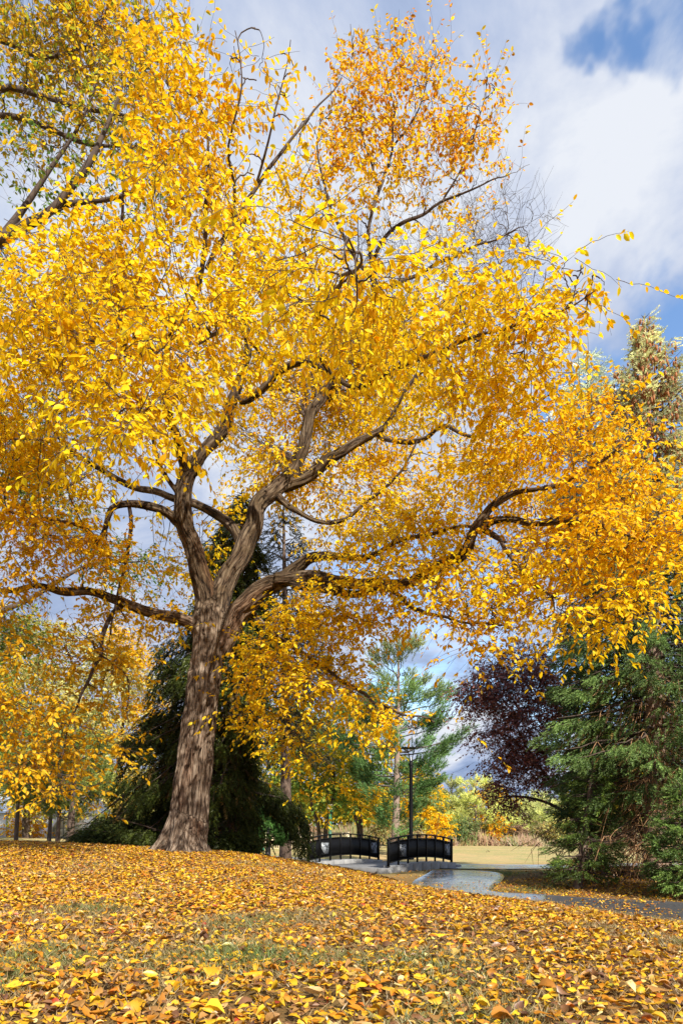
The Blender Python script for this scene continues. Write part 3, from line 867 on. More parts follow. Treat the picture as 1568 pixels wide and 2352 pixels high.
def build_left_tree():
    # tree whose trunk stands just left of the frame
    base = np.array([-7.6, 12.2, hz(-7.6, 12.2)])
    t0 = catmull(np.array([(*base - np.array([0, 0, .2]), .34), (-7.5, 12.2, 2.5, .27), (-7.3, 12.1, 5, .24), (-7.1, 12, 7.2, .2)]), .15)

    def lb(start, pts):
        A = [start] + [[*W(u, v, D), r] for u, v, D, r in pts]
        return catmull(np.array(A), .15)
    l1 = lb((-7.2, 12.05, 6.6, .16), [(-60, 590, 11, .10), (0, 552, 10.8, .085), (70, 512, 10.7, .07), (120, 480, 10.6, .055), (200, 380, 10.6, .05), (240, 300, 10.6, .034), (280, 200, 10.6, .02), (300, 100, 10.6, .012)])
    l2 = lb((*W(70, 512, 10.7), .06), [(150, 470, 10.7, .045), (260, 455, 10.7, .03), (350, 420, 10.7, .018)])
    l3 = lb((-7.1, 12, 7.2, .14), [(-120, 300, 11.2, .06), (0, 265, 11, .042), (90, 285, 11, .038), (200, 330, 11, .028), (300, 335, 11, .018), (420, 345, 11, .012)])
    l4 = lb((*W(-100, 290, 11.2), .06), [(0, 205, 11, .045), (80, 215, 11, .04), (200, 250, 11, .03), (330, 270, 11, .015)])
    l5 = lb((-7.1, 12, 7.2, .14), [(-100, 80, 11.4, .07), (0, 90, 11.2, .045), (100, 130, 11, .03), (220, 100, 11, .016)])
    l6 = lb((*W(0, 552, 10.8), .07), [(60, 470, 10.8, .045), (120, 380, 10.8, .032), (180, 290, 10.8, .022), (220, 180, 10.8, .02), (200, 60, 10.8, .01)])
    l7 = lb((-7.4, 12.2, 4, .12), [(-150, 1150, 13, .08), (-40, 1120, 13.4, .06), (60, 1100, 13.8, .04), (150, 1120, 14.2, .02)])
    l8 = lb((-7.45, 12.2, 3.0, .10), [(-100, 1450, 13.2, .07), (60, 1380, 14, .05), (200, 1300, 14.6, .035), (330, 1290, 15, .016)])
    t0[:, :3] += 0
    B = [blob(*b) for b in [
        (60, 40, 11, 130, 80, 1.2, 1.2, 'ash'), (220, 40, 11, 120, 80, 1.2, 1.3, 'gold'), (340, 60, 10.8, 60, 60, .9, .9, 'ash'), (120, 160, 11, 150, 80, 1.2, .95, 'ash'), (290, 180, 11, 100, 80, 1, .9, 'ash'),
        (60, 300, 11, 110, 60, 1, .4, 'ash'), (220, 300, 11, 130, 60, 1, .7, 'ash'), (130, 430, 10.8, 130, 60, 1, .25, 'green'), (330, 350, 11, 90, 60, .9, .5, 'ygreen'), (300, 470, 11, 100, 60, .9, .35, 'green'),
        (60, 1100, 14, 120, 120, 1, .8, 'green'), (40, 960, 14, 90, 80, 1, .7, 'ygreen'), (290, 1290, 15, 90, 70, .8, .7, 'green'), (180, 1180, 14.6, 90, 70, .8, .5, 'ygreen'), (40, 1470, 14, 80, 60, 1, .9, 'green'), (20, 620, 11, 60, 60, 1, .4, 'ygreen'),
        (180, 900, 14, 120, 80, 1, .4, 'green'), (-90, 200, 11, 90, 200, 1, .7, 'ygreen'),
    ]]
    broadleaf('ash_tree', base, [t0, l1, l2, l3, l4, l5, l6, l7, l8], B, 170, 1500, 'thin crowned tree with green and yellow leaves reaching in at the upper left corner', .075, 5, M_LEAF, M_TWIG, bare=.3)


def build_plum():
    x, y = W(1345, 0, 21)[0], 21.0
    g = hz(x, y)
    L_ = [catmull(np.array([(x, y, g - .1, .12), (x - .05, y, g + .8, .10), (x - .3, y - .05, g + 1.6, .085), (x - 1.0, y - .1, g + 2.6, .06), (x - 1.7, y, g + 3.6, .035), (x - 2.3, y, g + 4.8, .015)]), .15),
          catmull(np.array([(x - .3, y, g + 1.6, .06), (x - 1.2, y, g + 2.1, .045), (x - 2.2, y - .1, g + 2.3, .03), (x - 2.9, y, g + 2.2, .014)]), .15),
          catmull(np.array([(x - .05, y, g + 1.2, .06), (x - .3, y + .1, g + 3, .045), (x - .7, y, g + 4.5, .025), (x - 1.2, y, g + 5.6, .012)]), .15)]
    B = [blob(*b, leaf=.075) for b in [
        (1190, 1500, 21, 90, 40, 1.2, 1.2, 'plum'), (1140, 1570, 21, 80, 60, 1.2, 1.2, 'plum'), (1230, 1560, 21, 90, 70, 1.3, 1.2, 'plum'), (1085, 1600, 21, 50, 45, .7, 1.1, 'plum'), (1120, 1740, 21, 25, 25, .4, .7, 'plum'), (1160, 1660, 21, 70, 60, 1.2, 1.2, 'plum'), (1250, 1660, 21, 80, 70, 1.2, 1.2, 'plum'),
        (1190, 1740, 21, 70, 55, 1, 1.7, 'plum'), (1270, 1750, 21, 60, 50, 1, 1.5, 'plum'), (1150, 1800, 21, 42, 50, .7, 1.3, 'plum'), (1175, 1850, 21, 25, 40, .5, 1.2, 'plum'), (1115, 1690, 21, 30, 35, .5, 1.0, 'plum'), (1310, 1600, 21, 60, 90, 1, 1.3, 'plum'), (1130, 1545, 21, 50, 30, .6, .8, 'plum'), (1240, 1800, 21, 50, 30, .7, .8, 'plum')]]
    broadleaf('plum_tree', (x, y, g), L_, B, 90, 700, 'purple leaved tree with dark maroon foliage beside the right hand spruces', .075, 8, M_PLUM, M_TWIG, twl=.3)


# ================================================================== conifers
def needle_template(nn=26, seed=3, wd=.06, ln=.25):
    """a twig of unit length along +x, needles around it"""
    R = np.random.default_rng(seed)
    v, t = [], []
    for i in range(nn):
        x = (i + R.random()) / nn * .95
        a = R.random() * 2 * math.pi
        d = np.array([.75, math.cos(a) * .8, math.sin(a) * .55])
        d /= np.linalg.norm(d)
        s = np.cross(d, R.normal(size=3))
        s /= np.linalg.norm(s)
        l = ln * (.7 + .5 * R.random()) * (1.05 - .4 * x)
        p = np.array([x, 0, 0])
        n = len(v)
        v += [p - s * wd / 2, p + s * wd / 2, p + d * l]
        t.append((n, n + 1, n + 2))
    return np.array(v), np.array(t)


NT = [needle_template(26, s) for s in range(3)]
NTL = [needle_template(12, s, .085, .42) for s in range(3)]


def conifer(name, base, top, prof, label, group=None, seed=1, whorl=.34, nb=7, droop=.5, spray=.22, dens=1.0, cols=((.035, .075, .035), (.055, .105, .045)), topcols=None, tz=(.6, .9), barkm=None, tr=.2, side=None, clear=0.0, cones=0, tips=.25, ns=2, far=False, dead=0, hang=.3, puff=False, jag=.25, upcurve=.15, bare_low=0, boughs=()):
    """prof: list of (t, radius) t in 0..1 up the stem; side(angle, z)->factor"""
    R = np.random.default_rng(seed)
    base = np.array(base, float)
    top = np.array(top, float)
    Ht = np.linalg.norm(top - base)
    pt, pr = zip(*prof)
    root = thing(name, base, label, 'tree', group)
    ts = np.linspace(0, 1, 24)
    bend = np.sin(ts * 3.1) * .04 * Ht / 10
    stem = base + (top - base) * ts[:, None]
    stem[:, 0] += bend
    srad = tr * (1 - ts) ** .8 + .012
    srad[0] *= 1.25
    mb = MB()
    mb.tube(np.vstack([stem[0] - [0, 0, .25], stem]), np.concatenate([[srad[0] * 1.15], srad]), 12)
    mb.build('trunk', barkm or M_SPRB, root, smooth=True)
    BP, BR, SP, SD, SS, SC, CP_, DP, DR = [], [], [], [], [], [], [], [], []
    z = clear
    while z < 1:
        n = nb if z < .85 else max(3, nb - 2)
        a0 = R.random() * 6.28
        for k in range(n):
            a = a0 + k * 6.283 / n + R.normal() * .25
            t = min(.995, z + R.normal() * whorl / Ht * .5)
            if t <= 0:
                continue
            Lb = np.interp(t, pt, pr) * (1 - jag / 2 + jag * R.random() * 1.0)
            if side is not None:
                Lb *= side(a, t)
            if Lb < .06:
                continue
            p0 = base + (top - base) * t
            p0[0] += np.sin(t * 3.1) * .04 * Ht / 10
            d = np.array([math.cos(a), math.sin(a), 0])
            K = 8
            s = np.linspace(0, 1, K)
            rise = (.55 if t > .8 else .12)
            zc = Lb * (rise * s - droop * s ** 1.6 * (1.15 - t * .75) + upcurve * s ** 4)
            P = p0 + d * (Lb * s)[:, None] + np.array([0, 0, 1.0]) * zc[:, None]
            P[1:] += R.normal(size=(K - 1, 3)) * .015 * Lb
            P[:, 2] = np.maximum(P[:, 2], H(P[:, 0], P[:, 1]) + .06 + (.1 + .5 * R.random()) * s * (1 if not puff else 0))
            BP.append(P)
            BR.append(np.linspace(.012 + .012 * Lb, .004, K))
            # branchlets
            m = max(4, int(Lb / spray * 9.0 * dens))
            inner = .08 if t > .5 else .16
            if puff:
                inner = .45
            u = inner + (1 - inner) * R.random(m) ** .75
            idx = u * (K - 1.001)
            i0 = idx.astype(int)
            f = (idx - i0)[:, None]
            q = P[i0] * (1 - f) + P[i0 + 1] * f
            td = unit(P[i0 + 1] - P[i0])
            sd = np.cross(td, [0, 0, 1.0]) * np.where(R.random(m) < .5, 1, -1)[:, None]
            w = np.clip(1 - u, .08, 1) * Lb * .42
            w = np.minimum(w, .75)
            off = R.random(m) * w
            q = q + sd * off[:, None] + td * (off * .55)[:, None]
            q[:, 2] -= off * (hang + .25) + R.random(m) * hang * .35 * (1 if not puff else 0)
            if puff:
                q += R.normal(size=q.shape) * .14
            else:
                q[:, 2] = np.maximum(q[:, 2], H(q[:, 0], q[:, 1]) + .05 + .25 * R.random(m))
            dd = unit(td * .8 + sd * .7 * (.3 + R.random(m))[:, None] + np.array([0, 0, 1.0]) * ((-hang if not puff else .5) + R.normal(size=m) * .25)[:, None] + R.normal(size=(m, 3)) * .2)
            SP.append(q)
            SD.append(dd)
            SS.append(spray * (.75 + .6 * R.random(m)))
            mixf = R.random(m)
            cl = np.array(cols[0]) * (1 - mixf)[:, None] + np.array(cols[1]) * mixf[:, None]
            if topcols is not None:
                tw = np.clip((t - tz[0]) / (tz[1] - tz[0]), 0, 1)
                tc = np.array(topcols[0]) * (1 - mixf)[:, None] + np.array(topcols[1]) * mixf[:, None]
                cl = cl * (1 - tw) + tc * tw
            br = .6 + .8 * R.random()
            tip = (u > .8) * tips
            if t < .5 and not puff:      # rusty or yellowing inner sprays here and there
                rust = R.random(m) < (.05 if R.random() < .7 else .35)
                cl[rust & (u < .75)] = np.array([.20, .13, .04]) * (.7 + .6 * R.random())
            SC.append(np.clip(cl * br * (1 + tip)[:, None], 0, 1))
            if cones and t > .62:
                nc = R.poisson(cones * Lb * (t - .45) * 5)
                for _ in range(nc):
                    j = R.integers(0, m)
                    CP_.append(q[j] + R.normal(size=3) * .05 + [0, 0, -.03])
            if dead and t < .36:
                for _ in range(dead):
                    uu = R.random() * .6 + .1
                    j = int(uu * (K - 1))
                    s0 = P[j]
                    e = unit(np.array([d[0] * .6, d[1] * .6, -.8]) + R.normal(size=3) * .45) * (.25 + .5 * R.random())
                    tt = np.linspace(0, 1, 4)[:, None]
                    DP.append(s0 + e * tt + np.array([0, 0, -.12]) * tt ** 2)
                    DR.append(np.array([.009, .008, .006, .003]))
        z += whorl / Ht * (.8 + .4 * R.random())
    for bpts, hl, nsp in boughs:      # long boughs with hanging curtains of twigs
        A = catmull(np.array(bpts, float), .12)
        K = 8
        P = A[np.linspace(0, len(A) - 1, K).astype(int)]
        BP.append(P)
        BR.append(np.linspace(.035, .008, K))
        u = .3 + .7 * R.random(nsp) ** .8
        idx = u * (len(A) - 1.001)
        i0 = idx.astype(int)
        q = A[i0] + R.normal(size=(nsp, 3)) * np.array([.10, .14, .03])
        q[:, 2] -= R.random(nsp) ** 1.1 * hl * (u - .25) / .75
        q[:, 2] = np.maximum(q[:, 2], H(q[:, 0], q[:, 1]) + .08)
        SP.append(q)
        SD.append(unit(np.array([.15, 0, -1.0]) + R.normal(size=(nsp, 3)) * .35))
        SS.append(spray * (.7 + .5 * R.random(nsp)))
        mixf = R.random(nsp)[:, None]
        SC.append(np.array(cols[0]) * (1 - mixf) + np.array(cols[1]) * mixf)
    # dead bare boughs below the living crown
    for _ in range(bare_low):
        t = .02 + (clear + .06 - .02) * R.random()
        a = R.random() * 6.283
        Lb = np.interp(t, pt, pr) * (.35 + .6 * R.random())
        d = np.array([math.cos(a), math.sin(a), 0])
        s = np.linspace(0, 1, 8)
        P = base + (top - base) * t + d * (Lb * s)[:, None] + np.array([0, 0, 1.0]) * (-Lb * .5 * s ** 1.5)[:, None] + R.normal(size=(8, 3)) * .03 * s[:, None]
        BP.append(P)
        BR.append(np.linspace(.018, .004, 8))
        for _k in range(9):
            j = R.integers(2, 8)
            e = unit(d * .5 + np.array([0, 0, -.7]) + R.normal(size=3) * .5) * (.25 + .5 * R.random())
            tt = np.linspace(0, 1, 4)[:, None]
            DP.append(P[j] + e * tt + np.array([0, 0, -.15]) * tt ** 2)
            DR.append(np.array([.009, .008, .006, .003]))
    v, q = tube_batch(np.array(BP), np.array(BR), 4)
    mesh_np('branches', v, [q], M_TWIG if not puff else M_TWIGG, smooth=True, parent=root)
    SP, SD, SS, SC = map(np.concatenate, (SP, SD, SS, SC))
    V_, T_, C_, n = [], [], [], 0
    sel = R.integers(0, 3, len(SP))
    for i in range(3):
        tv, tt = (NTL if far else NT)[i]
        mk = sel == i
        X = SD[mk]
        up = unit(np.array([0, 0, 1.0]) + R.normal(size=X.shape) * .4)
        Y = unit(np.cross(up, X))
        Z = np.cross(X, Y)
        vv, qq, cc = instance(tv, tt, SP[mk], X, Y, Z, SS[mk], SC[mk])
        V_.append(vv)
        T_.append(qq + n)
        C_.append(cc)
        n += len(vv)
    mesh_np('crown', np.concatenate(V_), [np.concatenate(T_)], M_NEEDLE, np.concatenate(C_), parent=root)
    if CP_:
        mbc = MB()
        for p in CP_:
            l = .09 + R.random() * .04
            mbc.lathe((p[0], p[1], p[2] - l), [(.004, 0), (.02, l * .2), (.026, l * .5), (.018, l * .85), (.004, l)], 5)
        mbc.build('cones', M_CONE, root)
    if DP:
        v, q = tube_batch(np.array(DP), np.array(DR), 3)
        mesh_np('dead_twigs', v, [q], M_DEAD, parent=root)
    print(name, 'sprays', len(SP), 'cones', len(CP_))
    return root


def gp(u, D):
    x = W(u, 0, D)[0]
    return (x, D, hz(x, D))


def build_conifers():
    # dark weeping spruce behind the elm
    b = gp(527, 14.2)
    conifer('dark_spruce', b, W(556, 1130, 14.4), [(0, 3.1), (.12, 3.4), (.33, 2.9), (.43, 2.5), (.55, 1.95), (.65, 1.6), (.85, .7), (1, .12)],
            'dark drooping spruce right behind the big leaning trunk', seed=21, whorl=.24, nb=11, droop=.62, spray=.26, dens=1.7,
            cols=((.026, .038, .007), (.065, .085, .014)), tr=.2, hang=.85, tips=.35, clear=.02, upcurve=.0,
            boughs=[([W(530, 1800, 14.2), W(590, 1822, 14.8), W(650, 1835, 15.6), W(690, 1865, 16.2), W(706, 1905, 16.6)], 1.15, 900), ([W(530, 1770, 14.2), W(585, 1790, 15), W(640, 1812, 15.8), W(672, 1850, 16)], .7, 350)],
            side=lambda a, t: (1 - .5 * max(0, -math.sin(a))) if math.cos(a) < .0 else ((.15 if t < .46 else (.25 if t < .62 else .5)) if math.cos(a) > .2 else (.2 if t < .4 else .4)))
    b = gp(655, 18.5)
    conifer('twiggy_spruce', b, W(650, 1140, 18.5), [(0, 1.3), (.2, 1.3), (.45, 1.25), (.7, 1.0), (.9, .5), (1, .1)],
            'sparse dark spruce showing between the forked limbs of the big tree', seed=22, whorl=.32, nb=7, droop=.5, spray=.24, dens=.75,
            cols=((.03, .03, .014), (.06, .06, .025)), tr=.16, hang=.8, clear=.36, dead=0)
    # young bright pine with a grey stem
    b = gp(614, 17.5)
    conifer('young_pine', b, W(618, 1850, 17.5), [(0, 0), (.3, .3), (.45, .45), (.7, .38), (1, .08)],
            'small bright green pine with a straight pale grey stem', seed=24, whorl=.14, nb=8, droop=.15, spray=.2, dens=2.2,
            cols=((.07, .17, .04), (.12, .26, .06)), tr=.07, barkm=simple_mat('grey_stem', (.30, .28, .29), .9, .2, 8), hang=.1, clear=.38)
    # right hand spruces
    sp = dict(cols=((.06, .11, .03), (.15, .23, .06)), topcols=((.42, .44, .18), (.72, .72, .40)))  # pale top colours carry painted sunlight on the upper crown
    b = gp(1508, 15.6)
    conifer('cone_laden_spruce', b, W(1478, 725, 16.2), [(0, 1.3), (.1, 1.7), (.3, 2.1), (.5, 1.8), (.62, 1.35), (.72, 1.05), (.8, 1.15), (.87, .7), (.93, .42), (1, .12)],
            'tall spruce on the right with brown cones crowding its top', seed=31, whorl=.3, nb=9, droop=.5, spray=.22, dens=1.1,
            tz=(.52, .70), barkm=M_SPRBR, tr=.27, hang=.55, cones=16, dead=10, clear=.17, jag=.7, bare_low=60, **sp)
    b = gp(1372, 18.2)
    conifer('blue_spruce', b, W(1348, 815, 18.2), [(0, 1.6), (.1, 1.9), (.3, 1.9), (.5, 1.5), (.7, 1.15), (.88, .8), (1, .15)],
            'pale tipped blue spruce just left of the cone laden spruce', seed=32, whorl=.32, nb=8, droop=.45, spray=.24, dens=1.0,
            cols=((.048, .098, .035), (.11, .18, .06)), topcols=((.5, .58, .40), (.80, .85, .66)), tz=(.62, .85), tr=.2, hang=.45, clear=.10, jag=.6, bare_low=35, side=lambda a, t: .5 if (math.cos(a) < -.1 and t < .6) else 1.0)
    b = gp(1640, 17.5)
    conifer('tall_spruce', b, W(1640, 940, 17.5), [(0, 2.0), (.1, 2.2), (.3, 2.1), (.6, 1.6), (.85, .8), (1, .1)],
            'dark green spruce rising at the right edge of the photo', seed=33, whorl=.36, nb=7, droop=.4, spray=.24, dens=.7,
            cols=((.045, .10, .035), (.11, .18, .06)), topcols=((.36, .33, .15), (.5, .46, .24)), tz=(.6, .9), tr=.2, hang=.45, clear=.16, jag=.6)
    b = gp(1325, 15.6)
    conifer('sweeping_spruce', b, W(1375, 1640, 15.6), [(0, .75), (.2, .8), (.5, .55), (.8, .3), (1, .1)],
            'short spruce with low dark boughs sweeping over the mulch bed', seed=34, whorl=.26, nb=7, droop=.3, spray=.2, dens=.9,
            cols=((.045, .085, .02), (.13, .19, .03)), tr=.08, hang=.35, clear=.1)
    b = gp(1590, 13.6)
    conifer('leaning_spruce', b, W(1560, 1800, 13.6), [(0, .6), (.3, .75), (.7, .5), (1, .1)],
            'small yellow green spruce at the foot of the right hand trunk', seed=35, whorl=.18, nb=8, droop=.3, spray=.2, dens=1.2,
            cols=((.07, .13, .03), (.16, .24, .05)), tr=.05, hang=.3, clear=.05)
    # scots pine behind the lamp
    b = gp(906, 33)
    conifer('tall_pine', b, W(915, 1475, 33), [(0, .0), (.12, .8), (.25, 2.2), (.45, 2.5), (.6, 2.9), (.75, 1.9), (.9, 1.1), (1, .3)],
            'tall open pine with a straight grey stem behind the black lamp post', seed=41, whorl=.62, nb=5, droop=.02, spray=.34, dens=1.7,
            cols=((.07, .15, .05), (.13, .24, .06)), topcols=((.22, .26, .08), (.36, .36, .12)), tz=(.6, .95), tr=.2, barkm=simple_mat('pine_bark', (.22, .16, .13), .9, .2, 6), puff=True, clear=.12, far=True, jag=.8, hang=.0)
    i = 0
    for u, D, vt, w, cc, lab in [
        (1037, 62, 1790, 1.6, ((.22, .26, .09), (.36, .36, .12)), 'narrow olive pine, leftmost of the small pines beyond the lawn'),
        (1092, 60, 1797, 3.0, ((.42, .48, .12), (.66, .66, .2)), 'bushy yellow green pine beyond the lawn, between the lamp and the plum tree'),
        (1245, 75, 1830, 3.4, ((.5, .56, .2), (.72, .72, .3)), 'pale green pine beyond the lawn, seen left of the right hand spruces'),
        (1300, 70, 1850, 3.0, ((.4, .46, .16), (.64, .64, .24)), 'yellow green pine beyond the lawn, half hidden by the spruce boughs'),
        (1190, 72, 1835, 2.6, ((.34, .4, .12), (.56, .56, .2)), 'greenish pine beyond the lawn, under the plum tree'),
        (1545, 68, 1830, 3.4, ((.30, .34, .08), (.5, .48, .14)), 'yellow green pine seen through the spruces at the right edge'),
    ]:
        i += 1
        conifer('background_pine', gp(u, D), W(u, vt, D), [(0, w * .8), (.3, w), (.6, w * .75), (.85, w * .4), (1, .1)], lab, group='small pines beyond the lawn',
                seed=50 + i, whorl=.6, nb=6, droop=.05, spray=.55, dens=1.0, cols=cc, tr=.12, puff=True, far=True, hang=.1, jag=.6)
    # left background pines, trunks showing
    for u, D, vt, w, cl, lab in [
        (36, 26, 1640, 1.7, .40, 'bare stemmed pine in front of the white greenhouse wall'),
        (112, 27, 1690, 1.4, .33, 'thin pale stemmed pine, left of the lichen covered one'),
        (131, 25.5, 1700, 1.5, .30, 'pine with a lichen spotted stem left of the dark spruce'),
        (160, 24, 1650, 1.6, .28, 'pine with the thickest brown stem left of the dark spruce'),
    ]:
        i += 1
        b = gp(u, D)
        conifer('pine_tree', b, W(u + 14, vt, D), [(0, 0), (cl, w * .8), (.6, w), (.85, w * .6), (1, .2)], lab, group='pines at the left behind the leaf covered rise',
                seed=60 + i, whorl=.5, nb=5, droop=.05, spray=.32, dens=1.1, cols=((.08, .12, .03), (.24, .27, .05)), tr=.075 if u != 160 else .13, puff=True, far=True, hang=.1, jag=.8, clear=cl, barkm=M_SPRB)


# ================================================================== background trees and brush
def build_background():
    k = 0
    for u, D, vt, w, pal, vb, tr, stems, lab in [
        (740, 36, 1640, 190, ('ygreen', 'green', 'ygreen'), 1850, .10, 3, 'several stemmed green and yellow tree behind the left railing'),
        (830, 40, 1600, 180, ('ygreen', 'gold', 'green'), 1860, .12, 2, 'yellow green tree between the left railing and the tall pine'),
        (670, 42, 1590, 200, ('ygreen', 'green'), 1850, .13, 1, 'olive green tree behind the picket fence'),
        (560, 46, 1600, 180, ('green', 'ygreen'), 1860, .13, 1, 'green tree showing to the right of the big trunk'),
        (60, 38, 1420, 330, ('paleyg', 'ygreen', 'paleyg'), 1830, .2, 1, 'bright yellow green tree behind the drooping left boughs'),
        (270, 42, 1440, 300, ('paleyg', 'paleyg', 'gold'), 1840, .2, 1, 'pale yellow sunlit tree left of the dark spruce'),
        (-80, 30, 1380, 260, ('green', 'ygreen'), 1780, .2, 1, 'leafy green tree at the far left edge'),
        (960, 52, 1760, 130, ('ygreen', 'gold', 'bushgreen'), 1880, .1, 2, 'yellow and green tree behind the lamp post foot'),
        (1120, 74, 1800, 150, ('paleyg', 'gold'), 1890, .1, 1, 'pale yellow tree beyond the lawn'),
        (505, 70, 1790, 170, ('ygreen', 'gold'), 1890, .12, 1, 'dull gold tree far behind the dark spruce stem'),
        (640, 75, 1800, 180, ('ygreen', 'green'), 1892, .12, 1, 'green tree far off above the picket fence'),
        (770, 78, 1800, 190, ('olive', 'ygreen', 'green'), 1892, .12, 1, 'golden green tree far off behind the left railing'),
        (870, 74, 1810, 170, ('ygreen', 'gold'), 1892, .12, 1, 'yellowish tree far off between the two railings'),
        (985, 82, 1815, 150, ('ygreen', 'bushgreen'), 1892, .12, 1, 'grey green tree far off right of the lamp post'),
        (1245, 84, 1835, 170, ('paleyg', 'bushgreen'), 1892, .12, 1, 'hazy yellow tree far off under the right edge of the plum tree'),
        (170, 70, 1780, 260, ('paleyg', 'gold'), 1892, .12, 1, 'sunlit yellow tree far off above the greenhouse'),
        (330, 74, 1790, 240, ('paleyg', 'ygreen'), 1892, .12, 1, 'yellow green tree far off left of the dark spruce skirt'),
        (1400, 66, 1780, 220, ('paleyg', 'ygreen'), 1890, .15, 1, 'yellow green tree behind the blue spruce stem'),
        (1500, 72, 1760, 220, ('paleyg', 'gold'), 1890, .15, 1, 'golden tree behind the cone laden spruce stem'),
    ]:
        k += 1
        simple_broadleaf('broadleaf_tree', u, D, vt, w, lab, pal, cov=1.9, leaf=.0042 * D + .02, seed=70 + k, vbot=vb, tr=tr, stems=stems, group='broadleaf trees in the distance')
    # shrubs in the rough beyond the lawn
    for u, D, vt, w, pal, lab in [
        (1143, 57, 1868, 46, 'orange', 'orange leaved bush at the edge of the rough beyond the lawn'),
        (1068, 56, 1880, 60, 'bushgreen', 'dull green bush right of the lamp post'),
        (1010, 50, 1870, 60, 'gold', 'golden bush right behind the lamp post'),
        (1105, 58, 1885, 55, 'brush', 'mixed brown and green bush left of the orange one'),
        (1190, 58, 1895, 60, 'straw', 'brown bush right of the orange one'),
        (1240, 57, 1890, 55, 'brush', 'yellowish bush at the right end of the rough'),
        (1290, 56, 1880, 80, 'paleyg', 'pale yellow bush behind the low spruce boughs'),
        (930, 46, 1880, 60, 'brush', 'olive bush behind the gap between the railings'),
        (870, 44, 1885, 60, 'brush', 'olive bush behind the left railing end'),
        (1420, 60, 1880, 110, 'brush', 'olive bush seen through the spruce boughs'),
        (60, 44, 1840, 90, 'orange', 'reddish bush in front of the greenhouse'),
    ]:
        k += 1
        simple_broadleaf('bush', u, D, vt, w, lab, pal, cov=1.5, leaf=.17, seed=90 + k, vbot=1925, tr=.03, stems=3, nsec=25, nter=90, group='bushes in the rough beyond the lawn')
    # dry tall weeds
    R = np.random.default_rng(5)
    n = 26000
    x = R.uniform(-8, 34, n)
    y = R.uniform(55, 66, n) - (x - 10) * .12 + np.sin(x * .7) * .8
    z = H(x, y)
    h = (.35 + 1.1 * R.random(n) ** 1.6) * np.clip(.8 + 1.3 * pn(x * .35, y * .35, 1, 2), .15, 1.6)
    dx = R.normal(size=(n, 2)) * .28
    w = .03 + .03 * R.random(n)
    P = np.stack([x, y, z], 1)
    sx = np.stack([w, np.zeros(n), np.zeros(n)], 1)
    v = np.stack([P - sx, P + sx, P + sx * .8 + np.stack([dx[:, 0] * .6, dx[:, 1] * .6, h * .7], 1), P + np.stack([dx[:, 0], dx[:, 1], h], 1)], 1)
    q = np.arange(n * 4).reshape(n, 4)
    pal = np.array([(.40, .24, .14), (.30, .17, .11), (.5, .36, .2), (.2, .24, .08), (.34, .30, .12), (.42, .28, .18)])
    patch = ((np.sin(x * .5) + np.sin(x * 1.3 + 1) + 2) / 4 * 5.99 + R.normal(size=n) * .9).astype(int).clip(0, 5)
    o = mesh_np('tall_weeds', v.reshape(-1, 3), [q], M_GRASS, np.repeat(pal[patch], 4, axis=0))
    tag(o, 'dry brown and green weeds along the far side of the lawn', 'weeds', kind='stuff')


# ================================================================== ground
def pn(x, y, s, seed=0):
    return np.array([mnoise.noise(Vector((a * s + seed, b * s - seed, seed * 1.7))) for a, b in zip(x, y)])


CONC = [  # centre line of the concrete path: left edge / right edge as image rows on the flat
    ((1000, 1997), (1052, 1997)), ((985, 2006), (1105, 2003)), ((968, 2014), (1144, 2012)), ((950, 2024), (1157, 2022)), ((950, 2036), (1150, 2031)), ((1000, 2047), (1131, 2041)), ((1075, 2056), (1128, 2046)), ((1150, 2066), (1165, 2051)), ((1250, 2079), (1255, 2056.5))]
ASPH = [((1250.5, 2079), (1255.5, 2056.5)), ((1320, 2090), (1330, 2062)), ((1420, 2108), (1430, 2068)), ((1540, 2132), (1560, 2076)), ((1700, 2170), (1720, 2088)), ((2000, 2250), (2050, 2110))]


def flat_pt(u, v, z=-.88):
    D = (CAMH - z) * F / (v - CV)
    return np.array([(u - CU) / F * D, D])


def strip(name, rows, mat, off, world=False, across=10, step=.25, kerb=.0):
    Lp = np.array([r[0] if world else flat_pt(*r[0]) for r in rows], float)
    Rp = np.array([r[1] if world else flat_pt(*r[1]) for r in rows], float)
    A = catmull(np.hstack([Lp, Rp]), step)
    t = np.linspace(0, 1, across)
    P = A[:, None, :2] * (1 - t)[None, :, None] + A[:, None, 2:] * t[None, :, None]
    z = H(P[..., 0], P[..., 1]) + off
    V = np.concatenate([P, z[..., None]], -1)
    n, m = V.shape[:2]
    idx = np.arange(n * m).reshape(n, m)
    q = np.stack([idx[:-1, :-1], idx[1:, :-1], idx[1:, 1:], idx[:-1, 1:]], -1).reshape(-1, 4)
    V2 = V.reshape(-1, 3)
    # skirt
    edge = list(idx[:, 0]) + list(idx[-1, 1:]) + list(idx[::-1, -1][1:]) + list(idx[0, ::-1][1:-1])
    sk = V2[edge].copy()
    sk[:, 2] -= .12
    k = len(edge)
    e = np.array(edge)
    s = np.arange(k) + len(V2)
    q2 = np.stack([e, np.roll(e, -1), np.roll(s, -1), s], -1)
    return mesh_np(name, np.vstack([V2, sk]), [q, q2], mat, smooth=True)


